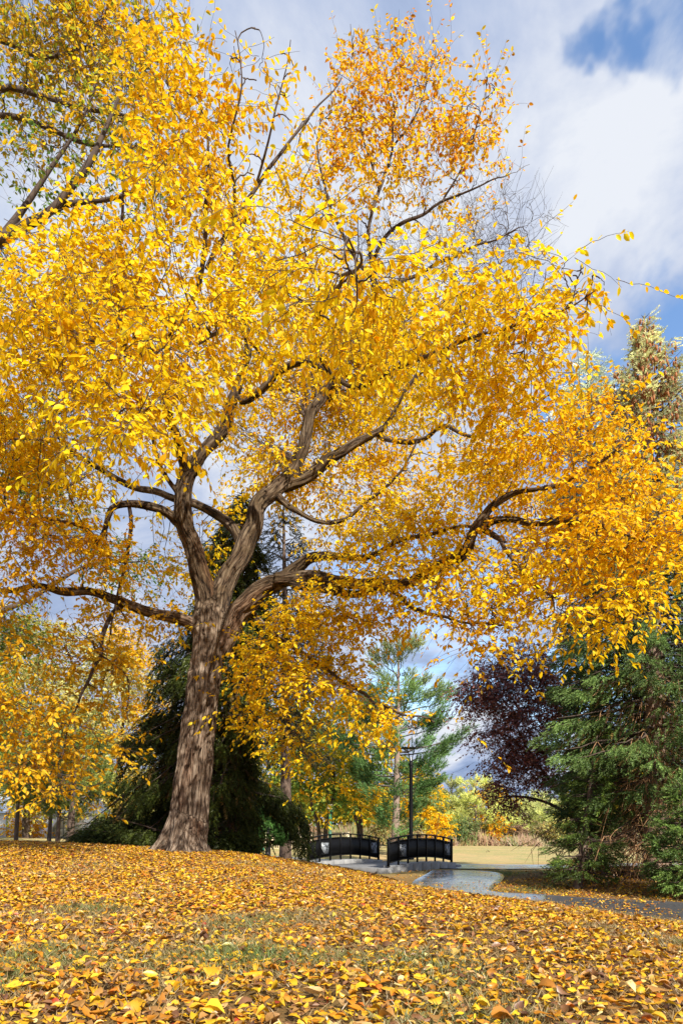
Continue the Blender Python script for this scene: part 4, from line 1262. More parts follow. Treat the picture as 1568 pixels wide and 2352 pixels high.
def in_path(x, y):
    """mask of points lying on the concrete or asphalt"""
    m = np.zeros(len(x), bool)
    for rows, world in ((CONC, 0), (ASPH, 0), (PATH2, 1)):
        Lp = np.array([r[0] if world else flat_pt(*r[0]) for r in rows], float)
        Rp = np.array([r[1] if world else flat_pt(*r[1]) for r in rows], float)
        A = catmull(np.hstack([Lp, Rp]), .3)
        poly = np.vstack([A[:, :2], A[::-1, 2:]])
        c = np.zeros(len(x), bool)
        j = len(poly) - 1
        for i in range(len(poly)):
            xi, yi, xj, yj = *poly[i], *poly[j]
            if yi != yj:
                c ^= ((yi > y) != (yj > y)) & (x < (xj - xi) * (y - yi) / (yj - yi) + xi)
            j = i
        m |= c
    return m


PATH2 = [((-12, 26.3), (-12, 28.3)), ((-6, 26.6), (-6, 28.6)), ((0, 26.3), (0, 28.6)), ((4.2, 24.4), (4.4, 27.0)), ((8, 24.6), (8.2, 27.0)), ((12, 25.2), (12.2, 27.6)), ((18, 27), (18, 29.4)), ((30, 29), (30, 31.5))]


def ground_mat():
    m, nt, out = mat_new('ground_turf')
    L = nt.links.new
    geo = nd(nt, 'ShaderNodeNewGeometry')
    n1 = nd(nt, 'ShaderNodeTexNoise', i_Scale=.9, i_Detail=5.0)
    n2 = nd(nt, 'ShaderNodeTexNoise', i_Scale=45.0, i_Detail=6.0, i_Roughness=.7)
    n3 = nd(nt, 'ShaderNodeTexNoise', i_Scale=.12, i_Detail=3.0)
    for n in (n1, n2, n3):
        L(geo.outputs['Position'], n.inputs['Vector'])
    at = nd(nt, 'ShaderNodeVertexColor', layer_name='Col')
    fine = ramp(nt, [(.28, (.35, .35, .35)), (.5, (.95, .95, .95)), (.75, (1.7, 1.6, 1.4))])
    L(n2.outputs['Fac'], fine.inputs['Fac'])
    mul = nd(nt, 'ShaderNodeMixRGB', blend_type='MULTIPLY')
    mul.inputs['Fac'].default_value = .8
    L(at.outputs['Color'], mul.inputs['Color1'])
    L(fine.outputs['Color'], mul.inputs['Color2'])
    var = ramp(nt, [(.35, (.82, .95, .75)), (.65, (1.2, 1.05, .95))])
    L(n1.outputs['Fac'], var.inputs['Fac'])
    mul2 = nd(nt, 'ShaderNodeMixRGB', blend_type='MULTIPLY')
    mul2.inputs['Fac'].default_value = .8
    L(mul.outputs[0], mul2.inputs['Color1'])
    L(var.outputs['Color'], mul2.inputs['Color2'])
    p = nd(nt, 'ShaderNodeBsdfPrincipled', i_Roughness=.95)
    p.inputs['Specular IOR Level'].default_value = .15
    L(mul2.outputs[0], p.inputs['Base Color'])
    b = nd(nt, 'ShaderNodeBump', i_Strength=.7, i_Distance=.03)
    L(n2.outputs['Fac'], b.inputs['Height'])
    L(b.outputs['Normal'], p.inputs['Normal'])
    L(p.outputs[0], out.inputs['Surface'])
    return m


def build_ground():
    n = 420
    s = np.linspace(-1, 1, n)
    ax = np.sinh(s * 5.2) / math.sinh(5.2) * 420
    X, Y = np.meshgrid(ax, ax + 12)
    Z = H(X, Y)
    V = np.stack([X, Y, Z], -1).reshape(-1, 3)
    idx = np.arange(n * n).reshape(n, n)
    q = np.stack([idx[:-1, :-1], idx[:-1, 1:], idx[1:, 1:], idx[1:, :-1]], -1).reshape(-1, 4)
    x, y = V[:, 0], V[:, 1]
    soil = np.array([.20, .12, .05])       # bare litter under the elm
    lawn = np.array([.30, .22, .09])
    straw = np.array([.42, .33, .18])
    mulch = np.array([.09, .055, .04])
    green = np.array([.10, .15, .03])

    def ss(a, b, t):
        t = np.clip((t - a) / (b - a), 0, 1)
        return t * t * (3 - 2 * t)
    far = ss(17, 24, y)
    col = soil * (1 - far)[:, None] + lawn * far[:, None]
    f2 = ss(26.5, 30, y + np.sin(x * .4) * .6)
    col = col * (1 - f2)[:, None] + straw * f2[:, None]
    gs = np.clip(.5 + 1.6 * pn(x * .11, y * .3, 1, 4), 0, 1) * ss(22, 30, y)
    col = col * (1 - .45 * gs)[:, None] + np.array([.26, .27, .10]) * (.45 * gs)[:, None]
    # dark green lawn edge behind the mulch bed, its shadow painted in
    shade_band = np.exp(-((y - 20.0 - .25 * (x - 4)) / 1.3) ** 2) * ss(2.5, 3.4, x) * ss(14, 10, x)
    col = col * (1 - .8 * shade_band)[:, None] + green * (.8 * shade_band)[:, None]
    mu = np.exp(-(((x - 8.6) / 3.0) ** 2 + ((y - 17.6) / 1.9) ** 2) ** 2)
    col = col * (1 - mu)[:, None] + mulch * mu[:, None]
    mu2 = np.exp(-(((x + 1.6) / 2.6) ** 2 + ((y - 17.5) / 3.0) ** 2) ** 2)
    col = col * (1 - mu2)[:, None] + np.array([.13, .045, .03]) * mu2[:, None]
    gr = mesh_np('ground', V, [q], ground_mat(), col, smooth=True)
    tag(gr, kind='structure')

    # concrete path, damp; blue sky reflection put into its grey colour
    m, nt, out = mat_new('damp_sky_tinted_concrete')
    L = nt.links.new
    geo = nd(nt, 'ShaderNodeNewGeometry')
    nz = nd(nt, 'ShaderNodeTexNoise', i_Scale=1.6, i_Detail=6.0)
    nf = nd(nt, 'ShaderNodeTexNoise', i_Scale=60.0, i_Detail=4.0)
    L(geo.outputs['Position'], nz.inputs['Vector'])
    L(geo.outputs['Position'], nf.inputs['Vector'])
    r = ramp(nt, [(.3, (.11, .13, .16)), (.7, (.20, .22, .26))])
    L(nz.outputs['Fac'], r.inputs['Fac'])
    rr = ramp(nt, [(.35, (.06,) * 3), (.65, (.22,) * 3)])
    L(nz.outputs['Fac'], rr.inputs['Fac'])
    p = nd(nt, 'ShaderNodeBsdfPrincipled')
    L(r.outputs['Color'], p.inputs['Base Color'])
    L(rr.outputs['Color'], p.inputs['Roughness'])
    sx = nd(nt, 'ShaderNodeSeparateXYZ')
    L(geo.outputs['Position'], sx.inputs[0])
    md = nd(nt, 'ShaderNodeMath', operation='PINGPONG')
    md.inputs[1].default_value = .75
    L(sx.outputs['Y'], md.inputs[0])
    st = nd(nt, 'ShaderNodeMath', operation='LESS_THAN')
    st.inputs[1].default_value = .022
    L(md.outputs[0], st.inputs[0])
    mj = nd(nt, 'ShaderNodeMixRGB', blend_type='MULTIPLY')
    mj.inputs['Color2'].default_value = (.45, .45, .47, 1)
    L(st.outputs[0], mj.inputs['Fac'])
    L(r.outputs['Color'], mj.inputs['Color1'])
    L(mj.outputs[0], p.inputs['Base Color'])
    b = nd(nt, 'ShaderNodeBump', i_Strength=.25, i_Distance=.01)
    L(nf.outputs['Fac'], b.inputs['Height'])
    L(b.outputs['Normal'], p.inputs['Normal'])
    L(p.outputs[0], out.inputs['Surface'])
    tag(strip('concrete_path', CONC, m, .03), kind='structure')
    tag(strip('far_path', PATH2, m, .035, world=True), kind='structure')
    asp = simple_mat('asphalt', (.035, .035, .04), .55, .25, 30, bump=.4, col2=(.075, .073, .075))
    tag(strip('asphalt_path', ASPH, asp, .025), kind='structure')

    # ---------------- fallen leaves
    R = np.random.default_rng(12)
    tv, tq = leaf_template('curl')
    # sample with density falling off with distance, in plan
    def area(nn, x0, x1, y0, y1):
        return R.uniform(x0, x1, nn), R.uniform(y0, y1, nn)
    xs, ys = [], []
    for nn, a in ((46000, (-4, 4, 1.2, 6)), (95000, (-7.5, 5.8, 5, 13.5)), (9000, (-11, 1, 12, 17)), (15000, (2, 13, 11.5, 17.5)), (1600, (-2, 12, 17, 24)), (700, (-14, 0, 17, 30)), (2500, (-2.5, -.0, 14, 20))):
        a_, b_ = area(nn, *a)
        xs.append(a_)
        ys.append(b_)
    x, y = np.concatenate(xs), np.concatenate(ys)
    keepn = np.array([mnoise.noise(Vector((a * .9, b * .9, 3.1))) for a, b in zip(x, y)])
    keep2 = np.array([mnoise.noise(Vector((a * 3.1, b * 3.1, 9.1))) for a, b in zip(x, y)])
    keep = R.random(len(x)) < np.clip(.9 + keepn * .38 + keep2 * .5, .2, 1)
    ip = in_path(x, y)
    keep &= ~ip | (R.random(len(x)) < .13)
    # thinner on the right side
    keep &= R.random(len(x)) < np.where((y < 14) & (x > y * .1), .8, 1.0)
    x, y = x[keep], y[keep]
    ipk = ip[keep]
    n = len(x)
    S = .028 + .032 * R.random(n) ** 1.5
    big = R.random(n) < .03
    S[big] *= 1.5
    S *= np.where(y > 12, 1.25, 1)
    e = .05
    gx = (H(x + e, y) - H(x - e, y)) / (2 * e)
    gy = (H(x, y + e) - H(x, y - e)) / (2 * e)
    N = unit(np.stack([-gx, -gy, np.ones(n)], 1))
    tilt = np.where(R.random(n) < .16, .55, .15)
    Z = unit(N + R.normal(size=(n, 3)) * tilt[:, None])
    a = R.random(n) * 6.283
    X = np.stack([np.cos(a), np.sin(a), np.zeros(n)], 1)
    X = unit(X - Z * (X * Z).sum(1)[:, None])
    Y = np.cross(Z, X)
    z = H(x, y) + .006 + R.random(n) * .022 * np.where(ipk, .1, 1) + S * .15 + np.where(ipk, .03, 0)
    # curl each leaf its own way
    T = np.repeat(tv[None], n, 0)
    c1 = R.normal(size=n) * .6
    c2 = R.normal(size=n) * .8 + .2
    tw = R.normal(size=n) * .8
    wid = .6 + .5 * R.random(n)
    T[..., 1] *= wid[:, None]
    T[..., 2] = np.abs(T[..., 1]) * c2[:, None] + (T[..., 0] ** 2) * c1[:, None] + T[..., 0] * T[..., 1] * tw[:, None] + R.normal(size=T.shape[:2]) * .03
    T[..., 2] -= T[..., 2].mean(1)[:, None]
    pal = np.array([(.76, .47, .016), (.68, .36, .012), (.54, .21, .01), (.64, .43, .10), (.52, .32, .12), (.40, .20, .05), (.24, .11, .045), (.15, .065, .03), (.80, .62, .26), (.50, .44, .05), (.38, .05, .02), (.72, .20, .02)])
    pw = np.array([.19, .23, .19, .04, .04, .13, .10, .06, .012, .012, .006, .014])
    cols = pal[R.choice(len(pal), n, p=pw / pw.sum())] * (.75 + .4 * R.random(n))[:, None]
    V, Q, cc = instance(tv, tq, np.stack([x, y, z], 1), X, Y, Z, S, cols, T)
    o = mesh_np('fallen_leaves', V, [Q], M_FALLEN, np.clip(cc, 0, .9), smooth=True)
    tag(o, 'yellow, orange and brown leaves carpeting the grass', 'fallen leaves', kind='stuff')
    print('fallen', n)

    # ---------------- grass blades
    xs, ys = [], []
    for nn, a in ((150000, (-2.6, 2.6, 1.2, 4.6)), (45000, (-4.5, 5.0, 4.6, 10)), (26000, (2.5, 13, 12, 22))):
        a_, b_ = area(nn, *a)
        xs.append(a_)
        ys.append(b_)
    x, y = np.concatenate(xs), np.concatenate(ys)
    g1 = np.array([mnoise.noise(Vector((p * 1.3, q_ * 1.3, 5.5))) for p, q_ in zip(x, y)])
    keep = (R.random(len(x)) < np.clip(.5 + g1 * 1.3, .1, 1)) & ~in_path(x, y)
    mu = ((x - 8.4) / 3.2) ** 2 + ((y - 16.9) / 2.0) ** 2 < 1
    keep &= ~mu
    x, y, g1 = x[keep], y[keep], g1[keep]
    n = len(x)
    h = (.018 + .034 * R.random(n)) * (1 + .5 * np.clip(g1 * 2, 0, 1)) * np.where(y > 11, 1.6, 1)
    w = .0016 + .0012 * R.random(n) + .00018 * y
    a = R.random(n) * 6.283
    P = np.stack([x, y, H(x, y) - .003], 1)
    sd = np.stack([np.cos(a) * w, np.sin(a) * w, 0 * w], 1)
    ln = np.stack([R.normal(size=n) * .8, R.normal(size=n) * .8, np.ones(n)], 1) * h[:, None]
    ln2 = ln * .55
    ln2[:, 2] *= 1.15
    v = np.stack([P - sd, P + sd, P + sd * .7 + ln2, P - sd * .7 + ln2, P + ln], 1)
    base = np.arange(n)[:, None] * 5
    q = base + np.array([[0, 1, 2, 3]])
    t = base + np.array([[3, 2, 4]])
    gp_ = np.clip(.24 + g1 * 1.3 + R.normal(size=n) * .2 - .22 * np.clip(y - 2.8, 0, 4) * (y < 13), 0, 1)[:, None]
    cols = np.array([.34, .23, .10]) * (1 - gp_) + np.array([.10, .19, .035]) * gp_
    cols *= (.7 + .6 * R.random(n))[:, None]
    o = mesh_np('grass', v.reshape(-1, 3), [q, t], M_GRASS, np.repeat(cols, 5, axis=0))
    tag(o, 'short green and straw coloured grass between the fallen leaves', 'grass', kind='stuff')
    # bark chips in the mulch bed
    n = 5000
    x = 8.4 + R.normal(size=n) * 1.9
    y = 16.9 + R.normal(size=n) * 1.3
    mk = ~in_path(x, y)
    x, y = x[mk], y[mk]
    n = len(x)
    tvb = np.array([(-.5, -.15, 0), (.5, -.12, .02), (.45, .15, .1), (-.5, .12, .06)])
    a = R.random(n) * 6.28
    Z = unit(np.array([0, 0, 1.0]) + R.normal(size=(n, 3)) * .4)
    X = np.stack([np.cos(a), np.sin(a), 0 * a], 1)
    X = unit(X - Z * (X * Z).sum(1)[:, None])
    c = np.array([.12, .07, .05]) * (.5 + 1.2 * R.random(n))[:, None]
    V, Q, cc = instance(tvb, np.array([(0, 1, 2, 3)]), np.stack([x, y, H(x, y) + .012], 1), X, np.cross(Z, X), Z, .05 + .06 * R.random(n), c)
    o = mesh_np('bark_mulch', V, [Q], M_FALLEN, cc)
    tag(o, 'dark bark mulch spread under the right hand spruces', 'mulch', kind='stuff')


# ================================================================== bridge, lamp, fence, building
def railing(p0, p1, label, group, seed=0):
    """solid black railing on its own kerb running from p0 to p1 (x, y, zbase)"""
    p0, p1 = np.array(p0, float), np.array(p1, float)
    d = p1 - p0
    Lh = np.linalg.norm(d[:2])
    e = d / Lh
    rz = math.atan2(d[1], d[0])
    nrm = np.array([-e[1], e[0], 0])
    if nrm[1] > 0:
        nrm = -nrm          # towards the camera
    root = thing('bridge_railing', p0, label, 'railing', group)
    arch = lambda t: .17 * (1 - (2 * t - 1) ** 2)

    def at(t, z, off=0.0):
        return p0 + d * t + np.array([0, 0, z]) + nrm * off
    ts = np.linspace(-.015, 1.015, 25)
    h = .88
    m = MB()
    m.path([at(t, h + arch(t)) for t in ts], .09, .045)
    m.build('top_rail', M_BLACK, root)
    m = MB()
    m.path([at(t, h - .13 + arch(t)) for t in ts[1:-1]], .05, .035)
    m.build('middle_rail', M_BLACK, root)
    m = MB()
    m.path([at(t, .10 + arch(t)) for t in ts[1:-1]], .05, .035)
    m.build('bottom_rail', M_BLACK, root)
    # panel
    wins = [(.155, .262), (.872, .975)]
    tt = np.linspace(.01, .99, 40)
    z0 = np.array([.10 + arch(t) for t in tt])
    z1 = np.array([h - .15 + arch(t) for t in tt])
    v, q = [], []
    for i, t in enumerate(tt):
        for z in (z0[i], z1[i]):
            for o in (.006, -.006):
                v.append(at(t, z, o))
    for i in range(len(tt) - 1):
        a = i * 4
        b = a + 4
        q += [(a, b, b + 2, a + 2), (b + 1, a + 1, a + 3, b + 3), (a + 2, b + 2, b + 3, a + 3), (b, a, a + 1, b + 1)]
    m = MB()
    m.add(v, q)
    m.build('panel', M_BLACK, root)
    # posts
    n = 8
    for k in range(n):
        t = k / (n - 1)
        m = MB()
        end = k in (0, n - 1)
        wpost = .075 if end else .055
        pz = at(t, -.0)
        m.box((pz[0], pz[1], pz[2]), wpost, wpost, h + arch(t), rz, .006)
        m.box((pz[0], pz[1], pz[2]), .15, .15, .015, rz, .004)
        m.build('post', M_BLACK, root)
    # pickets seen below/behind the panel
    # etched picture panels
    for a, b in wins:
        fr = MB()
        za, zb = .22 + arch(a), .66 + arch(a)
        for pa, pb in (((a, za), (b, za)), ((b, za), (b, zb)), ((b, zb), (a, zb)), ((a, zb), (a, za))):
            fr.bar(at(pa[0], pa[1], .022), at(pb[0], pb[1], .022), .02, .02, up=nrm)
        f = fr.build('picture_frame', M_BLACK, root)
        pm = MB()
        pm.add([at(a, za, .012), at(b, za, .012), at(b, zb, .012), at(a, zb, .012), at(a, za, .008), at(b, za, .008), at(b, zb, .008), at(a, zb, .008)],
               [(0, 1, 2, 3), (7, 6, 5, 4), (0, 4, 5, 1), (1, 5, 6, 2), (2, 6, 7, 3), (3, 7, 4, 0)])
        pp = pm.build('etched_picture', M_ETCH, root)
        R = random.Random(seed + int(a * 100))
        lm = MB()
        for _ in range(7):
            x0, x1 = R.uniform(a, b), R.uniform(a, b)
            y0, y1 = R.uniform(za, zb), R.uniform(za, zb)
            lm.bar(at(x0, y0, .015), at(x1, y1, .015), .014, .004, up=nrm)
        lm.add([at(a, za, .016), at(a + (b - a) * .45, za, .016), at(a, za + (zb - za) * .6, .016)], t=[(0, 1, 2)])
        lm.build('etched_lines', M_BLACK, pp).location = -Vector(root.location) - pp.location if False else (0, 0, 0)
    return root, at, rz, nrm, Lh


def build_bridge():
    conc = simple_mat('kerb_concrete', (.17, .17, .175), .8, 0, 3, bump=.4, col2=(.31, .31, .31))
    rr = [((1.55, 22.6, -.77), (4.12, 25.6, -.83), 'black solid railing nearer the lamp, on the right side of the footbridge', 1),
          ((-1.16, 24.2, -.76), (1.47, 27.2, -.82), 'black solid railing partly behind the drooping spruce bough, on the left side of the footbridge', 2)]
    for a, b, lab, s in rr:
        a, b = np.array(a), np.array(b)
        root, at, rz, nrm, Lh = railing(a, b, lab, 'railings of the footbridge', s)
        kerb = thing('bridge_kerb', (a[0], a[1], a[2] - .5), 'stepped grey concrete kerb under the ' + ('right' if s == 1 else 'left') + ' hand bridge railing', 'kerb', 'concrete kerbs of the footbridge')
        n = 7
        for k in range(n):
            t = (k + .5) / n
            ar = .10 * (1 - (2 * t - 1) ** 2)
            c = a + (b - a) * t
            m = MB()
            m.box((c[0], c[1], c[2] - .55), Lh / n - .012, .42, .545 + ar, rz, .012)
            m.build('kerb_segment', conc, kerb)
        for t, sgn in ((0, -1), (1, 1)):
            c = a + (b - a) * t + (b - a) / Lh * .17 * sgn
            m = MB()
            m.box((c[0], c[1], c[2] - .55), .33, .46, .49, rz, .012)
            m.build('end_block', conc, kerb)
    deckmat = simple_mat('deck', (.15, .15, .155), .8, .15, 5)
    m = MB()
    c = (np.array(rr[0][0]) + np.array(rr[0][1]) + np.array(rr[1][0]) + np.array(rr[1][1])) / 4
    rz = math.atan2(3, 2.57)
    m.box((c[0], c[1], c[2] - .3), 3.8, 2.6, .25, rz, .01)
    o = m.build('bridge_deck', deckmat)
    tag(o, 'flat grey deck of the footbridge between its two black railings', 'bridge deck')


def build_lamp():
    x, y, g = gp(943.5, 30)
    root = thing('street_lamp', (x, y, g), 'slim black lamp post with a forked head behind the bridge railings', 'street lamp')
    top = W(943, 1716, 30)[2]
    Hh = top - g
    m = MB()
    m.lathe((x, y, g), [(.14, 0), (.14, .05), (.10, .09), (.085, .12), (.085, Hh * .55), (.075, Hh - .95), (.075, Hh - .8), (.0, Hh - .8)], 14)
    m.build('pole', M_BLACK, root, smooth=False)
    m = MB()
    m.lathe((x, y, g + Hh - .84), [(.095, 0), (.095, .10), (.08, .13), (.08, .22), (.0, .22)], 14)
    m.build('collar', M_BLACK, root)
    m = MB()
    m.lathe((x, y, g + Hh - .74), [(.085, 0), (.085, .09)], 14)
    for s in (-1, 1):
        m = MB()
        m.tube([(x + s * .03, y, g + Hh - .68), (x + s * .07, y, g + Hh - .4), (x + s * .17, y, g + Hh - .08)], [.025, .022, .02], 6)
        m.build('head_arm', M_BLACK, root)
    m = MB()
    m.lathe((x, y, g + Hh - .66), [(.0, 0), (.035, .0), (.03, .2), (.0, .2)], 10)
    m.build('lamp_lens', simple_mat('lens', (.55, .58, .62), .25, .05, 5), root)
    m = MB()
    m.lathe((x - .1, y, g + Hh - .08), [(.0, 0), (.34, .0), (.36, .02), (.35, .045), (.0, .08)], 20)
    m.build('lamp_cap', M_BLACK, root)


def build_fence_etc():
    D = 36.0
    xa, xb = W(530, 0, D)[0], W(800, 0, D)[0]
    g = W(600, 1957, D)[2]
    root = thing('picket_fence', (xa, D, g), 'cream picket fence with pointed slats beyond the trunks', 'fence')
    zt = W(600, 1911, D)[2]
    hh = zt - g
    m = MB()
    x = xa
    while x < xb:
        m.box((x, D, g + .02), .055, .025, hh - .02, 0, .006)
        x += .115
    m.build('pickets', M_CREAM, root)
    for z in (.12, hh - .2, hh - .1):
        m = MB()
        m.box(((xa + xb) / 2, D + .035, g + z), xb - xa, .035, .06)
        m.build('rail', M_CREAM, root)
    for k, xx in enumerate(np.linspace(xa, xb, 5)):
        m = MB()
        m.box((xx, D + .09, g - .1), .09, .07, hh + .15, 0, .01)
        m.build('fence_post', M_CREAM, root)
    # green gateway in front of the fence
    gr = thing('green_gateway', (*W(580, 0, 34)[:2], g), 'dark green gateway of round posts with a flat cross beam by the picket fence', 'gateway')
    for u, D2 in ((566, 34.5), (600, 33.2)):
        p = W(u, 0, D2)
        gg = hz(p[0], p[1])
        m = MB()
        m.lathe((p[0], p[1], gg), [(.16, 0), (.16, .12), (.10, .16), (.10, 2.0), (.13, 2.04), (.13, 2.12), (0, 2.12)], 12)
        m.build('gate_post', M_GREENP, gr)
    p, q_ = W(552, 1868, 34.6), W(612, 1868, 33.0)
    m = MB()
    m.bar(p, q_, .14, .10)
    m.build('cross_beam', M_CREAM, gr)
    # two posts behind the bridge
    for u, D2, vt, lab in ((758, 34.5, 1848, 'green post with a cream top behind the left bridge railing'),):
        pt = gp(u, D2)
        hh2 = W(u, vt, D2)[2] - pt[2]
        gr = thing('green_post', pt, lab, 'post')
        m = MB()
        m.lathe(pt, [(.11, 0), (.085, .15), (.085, hh2 - .25), (.0, hh2 - .25)], 12)
        m.build('pole', M_GREENP, gr)
        m = MB()
        m.lathe((pt[0], pt[1], pt[2] + hh2 - .25), [(.13, 0), (.15, .04), (.15, .2), (.12, .25), (0, .25)], 12)
        m.build('cap', M_CREAM, gr)
    # greenhouse wall far left
    D3 = 47.0
    x0, x1 = W(-260, 0, D3)[0], W(182, 0, D3)[0]
    g = hz(W(60, 0, D3)[0], D3) - .1
    bt = W(60, 1868, D3)[2]
    gh = thing('greenhouse', (x0, D3, g), 'long white clad greenhouse building behind the pines at the left', 'building')
    m = MB()
    hh = bt - g
    m.box(((x0 + x1) / 2, D3 + 3, g), x1 - x0, 6, hh, 0, .02)
    m.build('wall', M_WHITEW, gh)
    m = MB()
    m.box(((x0 + x1) / 2, D3 - .03, g + .02), x1 - x0 - .2, .05, .28, 0, .01)
    m.box(((x0 + x1) / 2, D3 - .03, g + hh * .45), x1 - x0 - .2, .05, .05, 0, .01)
    m.build('trim', M_GREYBAND, gh)
    m = MB()
    for k in range(20):
        m.box((x0 + .4 + k * (x1 - x0 - .8) / 19, D3 - .06, g + .32), .05, .06, hh - .36, 0, .01)
    m.build('ribs', M_GREYBAND, gh)
    # sloping glazed roof
    m = MB()
    m.add([(x0 - .2, D3 - .3, bt), (x1 + .2, D3 - .3, bt), (x1 + .2, D3 + 3, bt + 1.7), (x0 - .2, D3 + 3, bt + 1.7), (x1 + .2, D3 + 6.3, bt), (x0 - .2, D3 + 6.3, bt)],
          [(0, 1, 2, 3), (3, 2, 4, 5)], [(0, 3, 5), (1, 4, 2)])
    m.build('roof', simple_mat('pale_glazing', (.50, .56, .62), .25, .08, 2), gh)
    # white buttress
    m = MB()
    bx = W(95, 0, D3 - 1)[0]
    m.add([(bx - .5, D3 - 1.2, g), (bx + .2, D3 - 1.2, g), (bx + 1.0, D3 - .02, bt), (bx + .5, D3 - .02, bt), (bx - .5, D3 - .9, g), (bx + .2, D3 - .9, g)], [(0, 1, 2, 3)], [(0, 3, 4), (1, 5, 2)])
    m.build('buttress', M_WHITEW, gh)
    # far pale flats beyond the pines at the right
    for u0, u1, vt, D4, lab, col in ((1215, 1262, 1832, 120, 'pale flat roofed block far off beyond the pines', (.62, .58, .52)), (1278, 1330, 1846, 110, 'cream block far off, right of the pale flat roofed one', (.66, .55, .45)), (1440, 1568, 1838, 115, 'long pinkish block far off behind the right hand spruces', (.62, .48, .42))):
        xa, xb = W(u0, 0, D4)[0], W(u1, 0, D4)[0]
        zt = W(0, vt, D4)[2]
        bl = thing('apartment_block', (xa, D4, -1.1), lab, 'building', 'far off buildings')
        m = MB()
        m.box(((xa + xb) / 2, D4 + 5, -1.1), xb - xa, 10, zt + 1.1, 0, .05)
        m.build('wall', simple_mat('render', col, .8, .05, 1), bl)
        for fl in range(2):
            for k in range(4):
                m = MB()
                m.box((xa + (k + .5) * (xb - xa) / 4, D4 - .01, .2 + fl * 2.1), .8, .06, 1.1)
                m.build('window', M_GREYBAND, bl)
        m = MB()
        m.box(((xa + xb) / 2, D4 + 5, zt + .004), xb - xa + .4, 10.4, .25, 0, .03)
        m.build('roof', M_GREYBAND, bl)


# ================================================================== sky, sun, camera
def direction(u, v):
    a = np.array([(u - CU) / F, 1.0, (CV - v) / F])
    return a / np.linalg.norm(a)


SUN_AZ, SUN_EL = math.radians(152), math.radians(38)   # compass-like: from +Y clockwise towards +X


